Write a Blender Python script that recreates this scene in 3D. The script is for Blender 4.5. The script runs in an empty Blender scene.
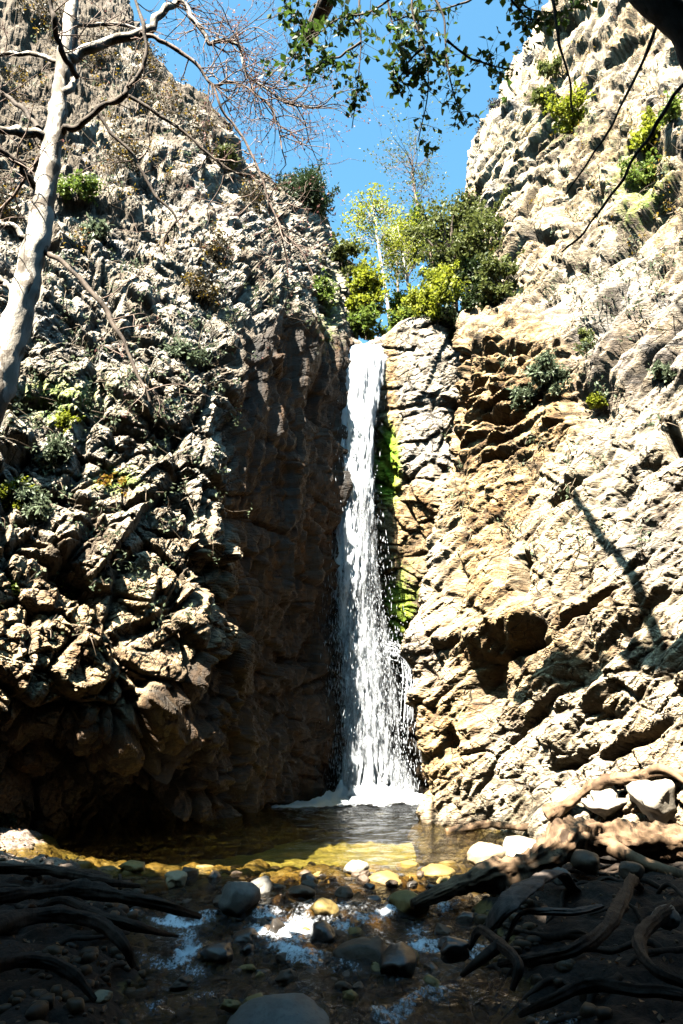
import bpy, math, random
import numpy as np
from mathutils import Vector

random.seed(7)
RNG = np.random.default_rng(11)
SC = bpy.context.scene
COL = SC.collection

# ------------------------------------------------------------------ camera
W, H, F = 683, 1024, 720.0
PITCH = math.atan((735 - 512) / F)
CAMZ = 1.65
cp, sp = math.cos(PITCH), math.sin(PITCH)
cam = bpy.data.cameras.new("camera")
cam.sensor_fit = 'VERTICAL'
cam.sensor_height = 36.0
cam.lens = 36.0 * F / H
cam.clip_start = 0.05
cam.clip_end = 2000
camo = bpy.data.objects.new("camera", cam)
camo.location = (0, 0, CAMZ)
camo.rotation_euler = (math.pi / 2 + PITCH, 0, 0)
COL.objects.link(camo)
SC.camera = camo


def ray(px, py):
    a, b = (px - W / 2) / F, (H / 2 - py) / F
    return np.array([a, cp - b * sp, sp + b * cp])


def at(px, py, d):
    """world point seen at pixel px,py whose depth along +Y is d"""
    r = ray(px, py)
    return np.array([0, 0, CAMZ]) + r * (d / r[1])


def atz(px, d, z):
    fwd = d * cp + (z - CAMZ) * sp
    return np.array([(px - W / 2) / F * fwd, d, z])


def onz(px, py, z):
    """world point on the level z seen at pixel px,py"""
    r = ray(px, py)
    return np.array([0, 0, CAMZ]) + r * ((z - CAMZ) / r[2])


def pxsize(n, d, z=2.0):
    return n * (d * cp + (z - CAMZ) * sp) / F


def project(P):
    x, y, z = P[:, 0], P[:, 1], P[:, 2] - CAMZ
    f = y * cp + z * sp
    u = -y * sp + z * cp
    f = np.where(np.abs(f) < 1e-3, 1e-3, f)
    return W / 2 + F * x / f, H / 2 - F * u / f


# ------------------------------------------------------------------ sun
SUN_EL, SUN_AZ = math.radians(53), math.radians(33)   # sun stands behind the viewer, a little to the left
S = np.array([math.sin(SUN_AZ) * math.cos(SUN_EL), math.cos(SUN_AZ) * math.cos(SUN_EL), -math.sin(SUN_EL)])

# ------------------------------------------------------------------ numpy noise


def _hash(ix, iy, iz, seed):
    with np.errstate(over='ignore'):
        h = (ix.astype(np.uint32) * np.uint32(374761393)) ^ (iy.astype(np.uint32) * np.uint32(668265263)) \
            ^ (iz.astype(np.uint32) * np.uint32(2147483647 - 1640531)) ^ np.uint32((seed * 2654435761) & 0xffffffff)
        h = (h ^ (h >> np.uint32(13))) * np.uint32(1274126177)
        h = (h ^ (h >> np.uint32(16))) * np.uint32(2246822519)
        h = h ^ (h >> np.uint32(15))
    return h


def _f(h, k):
    with np.errstate(over='ignore'):
        g = (h * np.uint32(2 * k + 1)) ^ (h >> np.uint32(7 + k))
        g = (g ^ (g >> np.uint32(11))) * np.uint32(2654435769)
        g = g ^ (g >> np.uint32(15))
    return (g & np.uint32(0xffff)).astype(np.float32) / 65535.0


def vnoise(P, seed=0):
    """smooth value noise, about -1..1"""
    I = np.floor(P).astype(np.int64)
    f = (P - I).astype(np.float32)
    f = f * f * f * (f * (f * 6 - 15) + 10)
    out = 0
    for dx in (0, 1):
        wx = f[:, 0] if dx else 1 - f[:, 0]
        for dy in (0, 1):
            wy = f[:, 1] if dy else 1 - f[:, 1]
            for dz in (0, 1):
                wz = f[:, 2] if dz else 1 - f[:, 2]
                h = _hash(I[:, 0] + dx, I[:, 1] + dy, I[:, 2] + dz, seed)
                out = out + wx * wy * wz * _f(h, 3)
    return out * 2 - 1


def fbm(P, oct=4, seed=0, gain=0.5):
    a, s, out = 1.0, 1.0, 0
    for o in range(oct):
        out = out + a * vnoise(P * s + o * 17.3, seed + o)
        a *= gain
        s *= 2.03
    return out


def blocks(P, seed=0):
    """fractured blocks: every cell is a tilted facet; returns height and distance to the crack"""
    I0 = np.floor(P - 0.5).astype(np.int64)
    n = len(P)
    F1 = np.full(n, 9.0, np.float32)
    F2 = np.full(n, 9.0, np.float32)
    hh = np.zeros(n, np.float32)
    for dx in (0, 1):
        for dy in (0, 1):
            for dz in (0, 1):
                cx, cy, cz = I0[:, 0] + dx, I0[:, 1] + dy, I0[:, 2] + dz
                h = _hash(cx, cy, cz, seed)
                ox = cx + 0.5 + (_f(h, 1) - .5) * .85 - P[:, 0]
                oy = cy + 0.5 + (_f(h, 2) - .5) * .85 - P[:, 1]
                oz = cz + 0.5 + (_f(h, 3) - .5) * .85 - P[:, 2]
                d = np.sqrt(ox * ox + oy * oy + oz * oz).astype(np.float32)
                v = (_f(h, 4) - .5) + ((_f(h, 5) - .5) * ox + (_f(h, 6) - .5) * oy + (_f(h, 8) - .5) * oz) * 1.5
                near = d < F1
                F2 = np.where(near, F1, np.minimum(F2, d))
                hh = np.where(near, v, hh).astype(np.float32)
                F1 = np.where(near, d, F1)
    return hh, F2 - F1


def envelope(P, seed=0, k=.45):
    """angular fracture without steps: upper envelope (bulging blocks between cracks), lower envelope (scoops between sharp ridges)"""
    I0 = np.floor(P - 0.5).astype(np.int64)
    n = len(P)
    hi = np.full(n, -9.0, np.float32)
    lo = np.full(n, 9.0, np.float32)
    for dx in (0, 1):
        for dy in (0, 1):
            for dz in (0, 1):
                cx, cy, cz = I0[:, 0] + dx, I0[:, 1] + dy, I0[:, 2] + dz
                h = _hash(cx, cy, cz, seed)
                ox = cx + 0.5 + (_f(h, 1) - .5) * .8 - P[:, 0]
                oy = cy + 0.5 + (_f(h, 2) - .5) * .8 - P[:, 1]
                oz = cz + 0.5 + (_f(h, 3) - .5) * .8 - P[:, 2]
                pl = (_f(h, 4) - .5) * .7 + ((_f(h, 5) - .5) * ox + (_f(h, 6) - .5) * oy + (_f(h, 8) - .5) * oz) * 2.1
                dd = k * (ox * ox + oy * oy + oz * oz)
                hi = np.maximum(hi, pl - dd)
                lo = np.minimum(lo, pl + dd)
    return hi + .1, lo - .1


def smooth(a, b, x):
    t = np.clip((x - a) / (b - a), 0, 1)
    return t * t * (3 - 2 * t)


# ------------------------------------------------------------------ object helpers


def tag(o, label=None, cat=None, group=None, kind=None):
    if label:
        o["label"] = label
    if cat:
        o["category"] = cat
    if group:
        o["group"] = group
    if kind:
        o["kind"] = kind
    return o


def empty(name, loc, label, cat, group=None):
    o = bpy.data.objects.new(name, None)
    o.empty_display_size = .2
    o.location = Vector(loc)
    COL.objects.link(o)
    return tag(o, label, cat, group)


def link(name, V, Fq, mat, parent=None, attrs=None, shade=True):
    """V (n,3) world coordinates, Fq list of int arrays (k faces x 3 or 4 corners)"""
    V = np.asarray(V, np.float64)
    if parent is not None:
        V = V - np.array(parent.location)
    me = bpy.data.meshes.new(name)
    me.vertices.add(len(V))
    me.vertices.foreach_set("co", V.astype(np.float32).ravel())
    if not isinstance(Fq, list):
        Fq = [Fq]
    Fq = [np.asarray(f, np.int32) for f in Fq if len(f)]
    loops = np.concatenate([f.ravel() for f in Fq])
    sizes = np.concatenate([np.full(len(f), f.shape[1], np.int32) for f in Fq])
    starts = np.concatenate([[0], np.cumsum(sizes)[:-1]]).astype(np.int32)
    me.loops.add(len(loops))
    me.loops.foreach_set("vertex_index", loops)
    me.polygons.add(len(sizes))
    me.polygons.foreach_set("loop_start", starts)
    me.polygons.foreach_set("loop_total", sizes)
    me.polygons.foreach_set("use_smooth", np.full(len(sizes), shade, bool))
    if attrs:
        for k, v in attrs.items():
            a = me.attributes.new(k, 'FLOAT', 'POINT')
            a.data.foreach_set("value", np.asarray(v, np.float32))
    me.update(calc_edges=True)
    me.validate()
    mats = mat if isinstance(mat, list) else [mat]
    for m in mats:
        me.materials.append(m)
    o = bpy.data.objects.new(name, me)
    COL.objects.link(o)
    if parent is not None:
        o.parent = parent
    return o


class MB:
    def __init__(s):
        s.V, s.T, s.Q, s.n = [], [], [], 0

    def add(s, V, Fc):
        V = np.asarray(V, np.float64)
        Fc = np.asarray(Fc, np.int64) + s.n
        s.V.append(V)
        (s.T if Fc.shape[1] == 3 else s.Q).append(Fc)
        s.n += len(V)

    def build(s, name, mat, parent=None, shade=True):
        fs = []
        if s.T:
            fs.append(np.concatenate(s.T))
        if s.Q:
            fs.append(np.concatenate(s.Q))
        return link(name, np.concatenate(s.V), fs, mat, parent, shade=shade)


def crom(A, t):
    """Catmull-Rom through A (n,...) at parameters t in 0..n-1"""
    A = np.asarray(A, np.float64)
    n = len(A)
    B = np.concatenate([[2 * A[0] - A[1]], A, [2 * A[-1] - A[-2]]])
    i = np.clip(np.floor(t).astype(int), 0, n - 2)
    f = (t - i).reshape((-1,) + (1,) * (A.ndim - 1))
    p0, p1, p2, p3 = B[i], B[i + 1], B[i + 2], B[i + 3]
    return .5 * (2 * p1 + (p2 - p0) * f + (2 * p0 - 5 * p1 + 4 * p2 - p3) * f ** 2 + (3 * p1 - p0 - 3 * p2 + p3) * f ** 3)


def tube(mb, pts, rad, sides=7, per=4, rough=0.0, seed=0, flat=1.0, tip=False, groove=0.0, nscale=3.0):
    pts = np.asarray(pts, float)
    rad = np.asarray(rad, float)
    n = len(pts)
    if n < 2:
        return
    t = np.linspace(0, n - 1, (n - 1) * per + 1)
    C = crom(pts, t) if n > 2 else pts[0] + (pts[1] - pts[0]) * t[:, None]
    R = np.interp(t, np.arange(n), rad)
    m = len(C)
    T = np.gradient(C, axis=0)
    T /= np.linalg.norm(T, axis=1)[:, None] + 1e-9
    up = np.array([0, 0, 1.0]) if abs(T[0][2]) < .9 else np.array([1.0, 0, 0])
    N = np.zeros_like(C)
    v = np.cross(T[0], up)
    v /= np.linalg.norm(v)
    for k in range(m):
        v = v - T[k] * np.dot(v, T[k])
        v /= np.linalg.norm(v) + 1e-9
        N[k] = v
    B = np.cross(T, N)
    a = np.linspace(0, 2 * math.pi, sides, endpoint=False)
    ca, sa = np.cos(a), np.sin(a)
    V = C[:, None, :] + R[:, None, None] * (N[:, None, :] * ca[None, :, None] + flat * B[:, None, :] * sa[None, :, None])
    V = V.reshape(-1, 3)
    if rough or groove:
        Rr = np.repeat(R, sides)
        cen = np.repeat(C, sides, axis=0)
        d = (V - cen)
        amt = 0
        if rough:
            amt = amt + rough * (fbm(V * 2.2 + seed, 3, seed) + .8 * fbm(V * 7 + seed, 4, seed + 2))
        if groove:
            L = np.repeat(np.cumsum(np.r_[0, np.linalg.norm(np.diff(C, axis=0), axis=1)]), sides)
            ang = np.tile(a, m) + L * .9
            q = np.c_[np.cos(ang) * 2.6, np.sin(ang) * 2.6, L * nscale * .35]
            amt = amt - groove * (1 - np.abs(fbm(q + seed * 3.1, 3, seed + 5)) * 1.6)
        V = cen + d * (1 + np.asarray(amt))[:, None]
    i = np.arange(m - 1)[:, None] * sides
    j = np.arange(sides)[None, :]
    k = (j + 1) % sides
    Q = np.stack([i + j, i + k, i + sides + k, i + sides + j], -1).reshape(-1, 4)
    mb.add(V, Q)
    # end caps
    for e, base in ((0, 0), (1, (m - 1) * sides)):
        c = C[0] - T[0] * R[0] * .3 if e == 0 else C[-1] + T[-1] * R[-1] * .4
        ring = V[base:base + sides]
        idx = np.arange(sides)
        fc = np.c_[idx, (idx + 1) % sides, np.full(sides, sides)] if e else np.c_[(idx + 1) % sides, idx, np.full(sides, sides)]
        mb.add(np.r_[ring, [c]], fc)
    return C, R


def leaves(mb, P, size, rng, up=0.4, long=1.6, down=0.0):
    """one folded leaf of four corners at each point"""
    P = np.asarray(P, float)
    n = len(P)
    if n == 0:
        return
    s = np.asarray(size) * (0.65 + .7 * rng.random(n))
    a = rng.normal(size=(n, 3))
    a[:, 2] -= down
    a /= np.linalg.norm(a, axis=1)[:, None]
    b = rng.normal(size=(n, 3))
    b[:, 2] += up * 3
    b -= a * (a * b).sum(1)[:, None]
    b /= np.linalg.norm(b, axis=1)[:, None]
    c = np.cross(a, b)
    L = (s * long)[:, None]
    w = (s * .5)[:, None]
    V = np.stack([P, P + a * L * .5 + c * w + b * w * .35, P + a * L, P + a * L * .5 - c * w + b * w * .35], 1).reshape(-1, 3)
    i = np.arange(n)[:, None] * 4
    mb.add(V, np.concatenate([i + np.array([[0, 1, 2]]), i + np.array([[0, 2, 3]])]))


def grow(mb, p, d, L, r, depth, rng, tips, wob=.35, droop=0.0, nchild=(2, 4), spread=.8, sides=5, shrink=.62, segs=4):
    pts, rad = [np.array(p)], [r]
    d = np.array(d) / np.linalg.norm(d)
    for k in range(segs):
        d = d + rng.normal(size=3) * wob / segs ** .5 + np.array([0, 0, -droop / segs])
        d /= np.linalg.norm(d)
        pts.append(pts[-1] + d * L / segs)
        rad.append(r * (1 - .55 * (k + 1) / segs))
    tube(mb, pts, rad, sides=sides, per=2)
    tips.append((pts[-1], d, depth))
    if depth > 0:
        for c in range(rng.integers(nchild[0], nchild[1] + 1)):
            k = rng.integers(1, segs + 1)
            nd = d + rng.normal(size=3) * spread
            grow(mb, pts[k], nd, L * shrink * (.7 + .6 * rng.random()), rad[k] * .72, depth - 1, rng, tips, wob, droop, nchild, spread, max(3, sides - 1), shrink, segs)
    else:
        for k in range(1, segs + 1):
            tips.append((pts[k], d, 0))


# ------------------------------------------------------------------ materials
def mat(name):
    m = bpy.data.materials.new(name)
    m.use_nodes = True
    nt = m.node_tree
    nt.nodes.clear()
    return m, nt


class G:
    """small node graph writer"""

    def __init__(s, nt):
        s.nt = nt

    def n(s, t, **kw):
        x = s.nt.nodes.new(t)
        for k, v in kw.items():
            setattr(x, k, v)
        return x

    def l(s, a, b):
        s.nt.links.new(a, b)

    def sock(s, v, inp):
        if isinstance(v, (int, float)):
            inp.default_value = v
        elif isinstance(v, (tuple, list)):
            inp.default_value = (*v, 1) if len(v) == 3 and inp.type == 'RGBA' else v
        else:
            s.l(v, inp)

    def math(s, op, a, b=0.0, clamp=False):
        x = s.n('ShaderNodeMath', operation=op)
        x.use_clamp = clamp
        s.sock(a, x.inputs[0])
        s.sock(b, x.inputs[1])
        return x.outputs[0]

    def mix(s, f, a, b, blend='MIX'):
        x = s.n('ShaderNodeMix', data_type='RGBA', blend_type=blend)
        s.sock(f, x.inputs[0])
        s.sock(a, x.inputs[6])
        s.sock(b, x.inputs[7])
        return x.outputs[2]

    def noise(s, vec, scale, detail=4, rough=.55, dist=0.0):
        x = s.n('ShaderNodeTexNoise')
        s.l(vec, x.inputs['Vector'])
        x.inputs['Scale'].default_value = scale
        x.inputs['Detail'].default_value = detail
        x.inputs['Roughness'].default_value = rough
        x.inputs['Distortion'].default_value = dist
        return x.outputs[0]

    def ramp(s, f, a, b):
        x = s.n('ShaderNodeMapRange', interpolation_type='SMOOTHSTEP')
        s.sock(f, x.inputs[0])
        x.inputs[1].default_value = a
        x.inputs[2].default_value = b
        return x.outputs[0]

    def attr(s, name):
        return s.n('ShaderNodeAttribute', attribute_name=name).outputs['Fac']

    def coord(s, scale=(1, 1, 1), rot=(0, 0, 0)):
        c = s.n('ShaderNodeTexCoord')
        m = s.n('ShaderNodeMapping')
        m.inputs['Scale'].default_value = scale
        m.inputs['Rotation'].default_value = rot
        s.l(c.outputs['Object'], m.inputs['Vector'])
        return m.outputs[0]

    def bump(s, h, strength, dist):
        b = s.n('ShaderNodeBump')
        b.inputs['Strength'].default_value = strength
        b.inputs['Distance'].default_value = dist
        s.l(h, b.inputs['Height'])
        return b.outputs[0]

    def out(s, sh):
        o = s.n('ShaderNodeOutputMaterial')
        s.l(sh, o.inputs['Surface'])

    def principled(s, col, rough, normal=None, spec=.4):
        p = s.n('ShaderNodeBsdfPrincipled')
        s.sock(col, p.inputs['Base Color'])
        s.sock(rough, p.inputs['Roughness'])
        p.inputs['Specular IOR Level'].default_value = spec
        if normal is not None:
            s.l(normal, p.inputs['Normal'])
        return p


def rock_mat(name, strata_rot, p0, p1):
    m, nt = mat(name)
    g = G(nt)
    c = g.coord()
    st = g.coord((1, 1, 5), strata_rot)
    big = g.noise(c, .55, 5, .6)
    mid = g.noise(c, 2.6, 6, .65)
    fine = g.noise(c, 13, 6, .7)
    lay = g.noise(st, 1.8, 6, .65, .4)
    pale = g.mix(g.ramp(mid, .38, .66), p0, p1)
    grey = g.mix(g.ramp(lay, .35, .62), (.12, .126, .135), (.46, .465, .46))
    col = g.mix(g.math('MAXIMUM', g.math('MULTIPLY', g.ramp(big, .5, .66), .75), g.attr('grey'), True), pale, grey)
    och = g.mix(g.ramp(mid, .35, .62), (.20, .112, .045), (.53, .375, .19))
    of = g.math('MULTIPLY', g.attr('warm'), g.ramp(g.math('ADD', lay, g.math('MULTIPLY', g.attr('warm'), .25)), .42, .70))
    col = g.mix(of, col, och)
    rust = g.ramp(g.noise(c, 1.3, 5, .7), .55, .72)
    col = g.mix(g.math('MULTIPLY', rust, .38), col, (.30, .18, .08))
    # lichen, dark seams and pitted grain
    col = g.mix(g.math('MULTIPLY', g.ramp(fine, .52, .74), .5), col, (.11, .09, .07))
    col = g.mix(g.math('MULTIPLY', g.attr('crack'), .75), col, (.045, .036, .028))
    ad = g.n('ShaderNodeVectorMath', operation='ADD')
    nz = g.n('ShaderNodeTexNoise')
    nz.inputs['Scale'].default_value = 2.2
    nz.inputs['Detail'].default_value = 4
    g.l(c, nz.inputs['Vector'])
    sc = g.n('ShaderNodeVectorMath', operation='SCALE')
    sc.inputs['Scale'].default_value = .42
    g.l(nz.outputs['Color'], sc.inputs[0])
    g.l(g.coord((1, 1, 2.2), strata_rot), ad.inputs[0])
    g.l(sc.outputs[0], ad.inputs[1])
    lines = 0.0
    for vs, wd, am in ((1.3, .030, 1.0), (3.4, .035, .75)):
        vo = g.n('ShaderNodeTexVoronoi', feature='DISTANCE_TO_EDGE')
        vo.inputs['Scale'].default_value = vs
        g.l(ad.outputs[0], vo.inputs['Vector'])
        w = g.math('MULTIPLY', g.ramp(vo.outputs['Distance'], wd, wd * .25), am)
        lines = g.math('MAXIMUM', w, lines)
    lines = g.math('MULTIPLY', lines, g.ramp(g.noise(c, 1.1, 3), .40, .58))
    col = g.mix(g.math('MULTIPLY', lines, .9), col, (.030, .024, .018))
    sk = g.noise(g.coord((.55, .55, 10), strata_rot), 1.6, 7, .72, .35)
    col = g.mix(g.math('MULTIPLY', g.ramp(sk, .54, .66), g.math('ADD', .24, g.math('MULTIPLY', g.attr('grey'), .6)), True), col, (.085, .08, .075))
    lich = g.ramp(g.noise(c, 4.2, 5, .7), .60, .70)
    col = g.mix(g.math('MULTIPLY', lich, .38), col, (.23, .22, .08))
    col = g.mix(g.math('MULTIPLY', g.attr('soil'), .85), col, g.mix(mid, (.035, .026, .018), (.12, .09, .06)))  # dark stain tone, also painted crevice shade high on the left cliff
    # wet, stained rock; the same dark tone paints in shade on the left cliff
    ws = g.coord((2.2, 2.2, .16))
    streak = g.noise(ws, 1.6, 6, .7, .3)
    wet_shade = g.mix(g.ramp(streak, .42, .66), (.007, .0045, .0025), (.042, .022, .008))
    wet_shade = g.mix(g.math('MULTIPLY', g.ramp(g.noise(ws, 1.1, 4, .6), .58, .74), .6), wet_shade, (.026, .022, .018))
    wet_shade = g.mix(g.math('MULTIPLY', g.ramp(g.noise(g.coord((1.4, 1.4, .22)), 1.0, 5, .6), .52, .68), .6), wet_shade, (.085, .040, .012))
    col = g.mix(g.attr('wet'), col, wet_shade)
    moss = g.mix(g.ramp(mid, .38, .62), (.13, .30, .015), (.42, .52, .045))
    mf = g.math('MULTIPLY', g.attr('moss'), g.ramp(g.math('ADD', g.noise(c, 5, 5, .7), g.math('MULTIPLY', g.attr('moss'), .35)), .55, .72), True)
    col = g.mix(mf, col, moss)
    rough = g.math('SUBTRACT', .88, g.math('MULTIPLY', g.attr('wet'), .3))
    hgt = g.math('SUBTRACT', g.math('ADD', g.math('MULTIPLY', fine, .6), g.math('MULTIPLY', g.noise(st, 6, 5, .65), .8)), g.math('MULTIPLY', lines, 1.2))
    nb = g.bump(hgt, .7, .06)
    p = g.principled(col, rough, nb, .3)
    g.out(p.outputs[0])
    return m


def leaf_mat(name, a, b, trans=.4, extra=None):
    m, nt = mat(name)
    g = G(nt)
    rnd = g.n('ShaderNodeNewGeometry').outputs['Random Per Island']
    c = g.coord()
    col = g.mix(rnd, a, b)
    if extra:
        col = g.mix(g.math('GREATER_THAN', rnd, .86), col, extra)
    col = g.mix(g.math('MULTIPLY', g.ramp(g.noise(c, 2.0, 3), .4, .65), .5), col, tuple(x * .45 for x in a))
    d = g.n('ShaderNodeBsdfPrincipled')
    g.l(col, d.inputs['Base Color'])
    d.inputs['Roughness'].default_value = .5
    d.inputs['Specular IOR Level'].default_value = .35
    t = g.n('ShaderNodeBsdfTranslucent')
    g.l(col, t.inputs['Color'])
    x = g.n('ShaderNodeMixShader')
    x.inputs[0].default_value = trans
    g.l(d.outputs[0], x.inputs[1])
    g.l(t.outputs[0], x.inputs[2])
    g.out(x.outputs[0])
    return m


def bark_mat(name, a, b, dark, scale=6, patch=.55):
    m, nt = mat(name)
    g = G(nt)
    c = g.coord((1, 1, .45))
    n1 = g.noise(c, scale, 6, .65, .5)
    n2 = g.noise(c, scale * 4, 5, .7)
    col = g.mix(g.ramp(n1, .38, .60), a, b)
    col = g.mix(g.math('MULTIPLY', g.ramp(g.noise(c, scale * .8, 5, .6, .8), patch, patch + .05), .85), col, dark)
    col = g.mix(g.math('MULTIPLY', n2, .3), col, dark)
    p = g.principled(col, .8, g.bump(g.math('ADD', n1, n2), .6, .02), .25)
    g.out(p.outputs[0])
    return m


def stone_mat(name, a, b, c3, rough=.6, wet=0.0):
    m, nt = mat(name)
    g = G(nt)
    c = g.coord()
    inf = g.n('ShaderNodeObjectInfo').outputs['Random']
    isl = g.n('ShaderNodeNewGeometry').outputs['Random Per Island']
    n1 = g.noise(c, 3.5, 6, .65, .3)
    n2 = g.noise(c, 26, 5, .7)
    col = g.mix(g.ramp(n1, .38, .62), a, b)
    col = g.mix(g.math('MULTIPLY', isl, .6), col, c3)
    col = g.mix(g.math('MULTIPLY', g.ramp(n2, .48, .7), .45), col, tuple(x * .4 for x in a))
    p = g.principled(col, rough, g.bump(g.math('ADD', n1, g.math('MULTIPLY', n2, .4)), .5, .02), .35 + wet)
    g.out(p.outputs[0])
    return m


M = {}
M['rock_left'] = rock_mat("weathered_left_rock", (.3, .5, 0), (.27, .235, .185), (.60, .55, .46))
M['rock_right'] = rock_mat("layered_right_rock", (.2, .75, 0), (.41, .33, .215), (.70, .61, .46))
M['pine'] = leaf_mat("pine_needles", (.030, .060, .022), (.055, .085, .030), .25)
M['olive'] = leaf_mat("olive_leaves", (.085, .11, .025), (.15, .17, .045), .35)
M['dark'] = leaf_mat("dark_leaves", (.022, .042, .012), (.045, .070, .02), .3)
M['lime'] = leaf_mat("lime_leaves", (.22, .27, .02), (.34, .36, .035), .45)
M['green'] = leaf_mat("fresh_leaves", (.12, .20, .03), (.22, .28, .05), .4)
M['sage'] = leaf_mat("sage_leaves", (.11, .15, .085), (.18, .22, .13), .3)
M['grey_leaf'] = leaf_mat("grey_leaves", (.075, .085, .095), (.11, .12, .13), .3)
M['yellow'] = leaf_mat("yellow_leaves", (.26, .17, .02), (.36, .24, .03), .35, (.20, .08, .02))
M['dry'] = leaf_mat("dry_stems", (.16, .12, .08), (.28, .22, .15), .1)
M['withered'] = leaf_mat("withered_leaves", (.035, .030, .016), (.07, .06, .03), .15)
M['litter'] = leaf_mat("fallen_leaves", (.13, .055, .02), (.20, .11, .045), .15)
M['alder'] = leaf_mat("alder_leaves", (.03, .065, .012), (.07, .12, .018), .45)
M['bud'] = leaf_mat("pink_buds", (.22, .10, .09), (.30, .16, .13), .3)
M['white_bark'] = bark_mat("pale_bark", (.42, .38, .32), (.66, .62, .55), (.10, .078, .058), 5, .50)
M['twig_bark'] = bark_mat("twig_bark", (.17, .125, .10), (.27, .20, .165), (.06, .045, .035), 9, .6)
M['dark_bark'] = bark_mat("dark_bark", (.055, .042, .032), (.11, .085, .065), (.025, .02, .015), 8, .6)
M['pale_stem'] = bark_mat("pale_stem", (.40, .38, .33), (.58, .55, .48), (.2, .18, .15), 6, .66)
M['driftwood'] = bark_mat("driftwood", (.09, .055, .032), (.24, .155, .09), (.028, .018, .012), 4, .6)
M['root'] = bark_mat("root_bark", (.018, .012, .008), (.052, .036, .025), (.008, .006, .005), 7, .6)
M['grey_wood'] = bark_mat("grey_wood", (.055, .043, .036), (.125, .10, .085), (.022, .017, .014), 7, .62)
M['stone_grey'] = stone_mat("grey_stone", (.075, .072, .066), (.20, .195, .18), (.13, .12, .10))
M['stone_tan'] = stone_mat("tan_stone", (.27, .21, .13), (.40, .32, .20), (.33, .25, .15))
M['stone_moss'] = stone_mat("mossy_stone", (.15, .105, .035), (.27, .20, .07), (.20, .14, .045))
M['stone_wet'] = stone_mat("wet_stone", (.022, .020, .018), (.05, .046, .042), (.04, .032, .024), .3, .2)
M['stone_pale'] = stone_mat("pale_stone", (.30, .27, .22), (.46, .42, .35), (.36, .31, .24))
M['stone_brown'] = stone_mat("brown_stone", (.05, .036, .024), (.11, .08, .055), (.08, .055, .035))
M['amber'] = stone_mat("amber_stone", (.10, .065, .02), (.22, .145, .045), (.08, .065, .025))
M['pebble'] = stone_mat("pebbles", (.013, .009, .006), (.045, .031, .018), (.08, .052, .022), .6)


def ground_mat():
    m, nt = mat("gravelly_ground")
    g = G(nt)
    c = g.coord()
    v = g.n('ShaderNodeTexVoronoi')
    v.inputs['Scale'].default_value = 7
    g.l(c, v.inputs['Vector'])
    n1 = g.noise(c, 1.7, 6, .65)
    n2 = g.noise(c, 18, 5, .7)
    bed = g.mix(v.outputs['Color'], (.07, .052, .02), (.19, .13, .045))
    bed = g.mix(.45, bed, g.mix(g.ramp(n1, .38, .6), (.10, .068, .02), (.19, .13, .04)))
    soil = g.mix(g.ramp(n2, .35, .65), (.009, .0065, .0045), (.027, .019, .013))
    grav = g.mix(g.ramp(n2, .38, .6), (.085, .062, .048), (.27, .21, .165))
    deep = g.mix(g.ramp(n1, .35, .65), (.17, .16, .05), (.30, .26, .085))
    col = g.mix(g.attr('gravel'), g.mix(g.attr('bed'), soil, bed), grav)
    col = g.mix(g.attr('silt'), col, deep)
    p = g.principled(col, .85, g.bump(g.math('ADD', g.math('MULTIPLY', v.outputs['Distance'], -1.0), n2), .7, .05), .3)
    g.out(p.outputs[0])
    return m


def water_mat(name, tint, foamy=False, bscale=2.2, bstr=.35):
    m, nt = mat(name)
    g = G(nt)
    c = g.coord()
    h = g.math('ADD', g.noise(c, bscale, 4, .6, .6), g.math('MULTIPLY', g.noise(c, bscale * 4, 3, .6, .4), .35))
    nb = g.bump(h, bstr, .12)
    tr = g.n('ShaderNodeBsdfTransparent')
    tr.inputs[0].default_value = (*tint, 1)
    gl = g.n('ShaderNodeBsdfGlossy')
    gl.inputs['Roughness'].default_value = .04
    g.l(nb, gl.inputs['Normal'])
    fr = g.n('ShaderNodeFresnel')
    fr.inputs['IOR'].default_value = 1.33
    g.l(nb, fr.inputs['Normal'])
    x = g.n('ShaderNodeMixShader')
    g.l(fr.outputs[0], x.inputs[0])
    g.l(tr.outputs[0], x.inputs[1])
    g.l(gl.outputs[0], x.inputs[2])
    sh = x.outputs[0]
    if foamy:
        f = g.n('ShaderNodeBsdfDiffuse')
        f.inputs[0].default_value = (.8, .84, .88, 1)
        y = g.n('ShaderNodeMixShader')
        fa = g.math('MULTIPLY', g.attr('foam'), g.ramp(g.math('ADD', g.noise(g.coord((1, .7, 1)), 26, 6, .8), g.math('MULTIPLY', g.attr('foam'), .30)), .60, .80), True)
        g.l(fa, y.inputs[0])
        g.l(sh, y.inputs[1])
        g.l(f.outputs[0], y.inputs[2])
        sh = y.outputs[0]
    g.out(sh)
    return m


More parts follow.
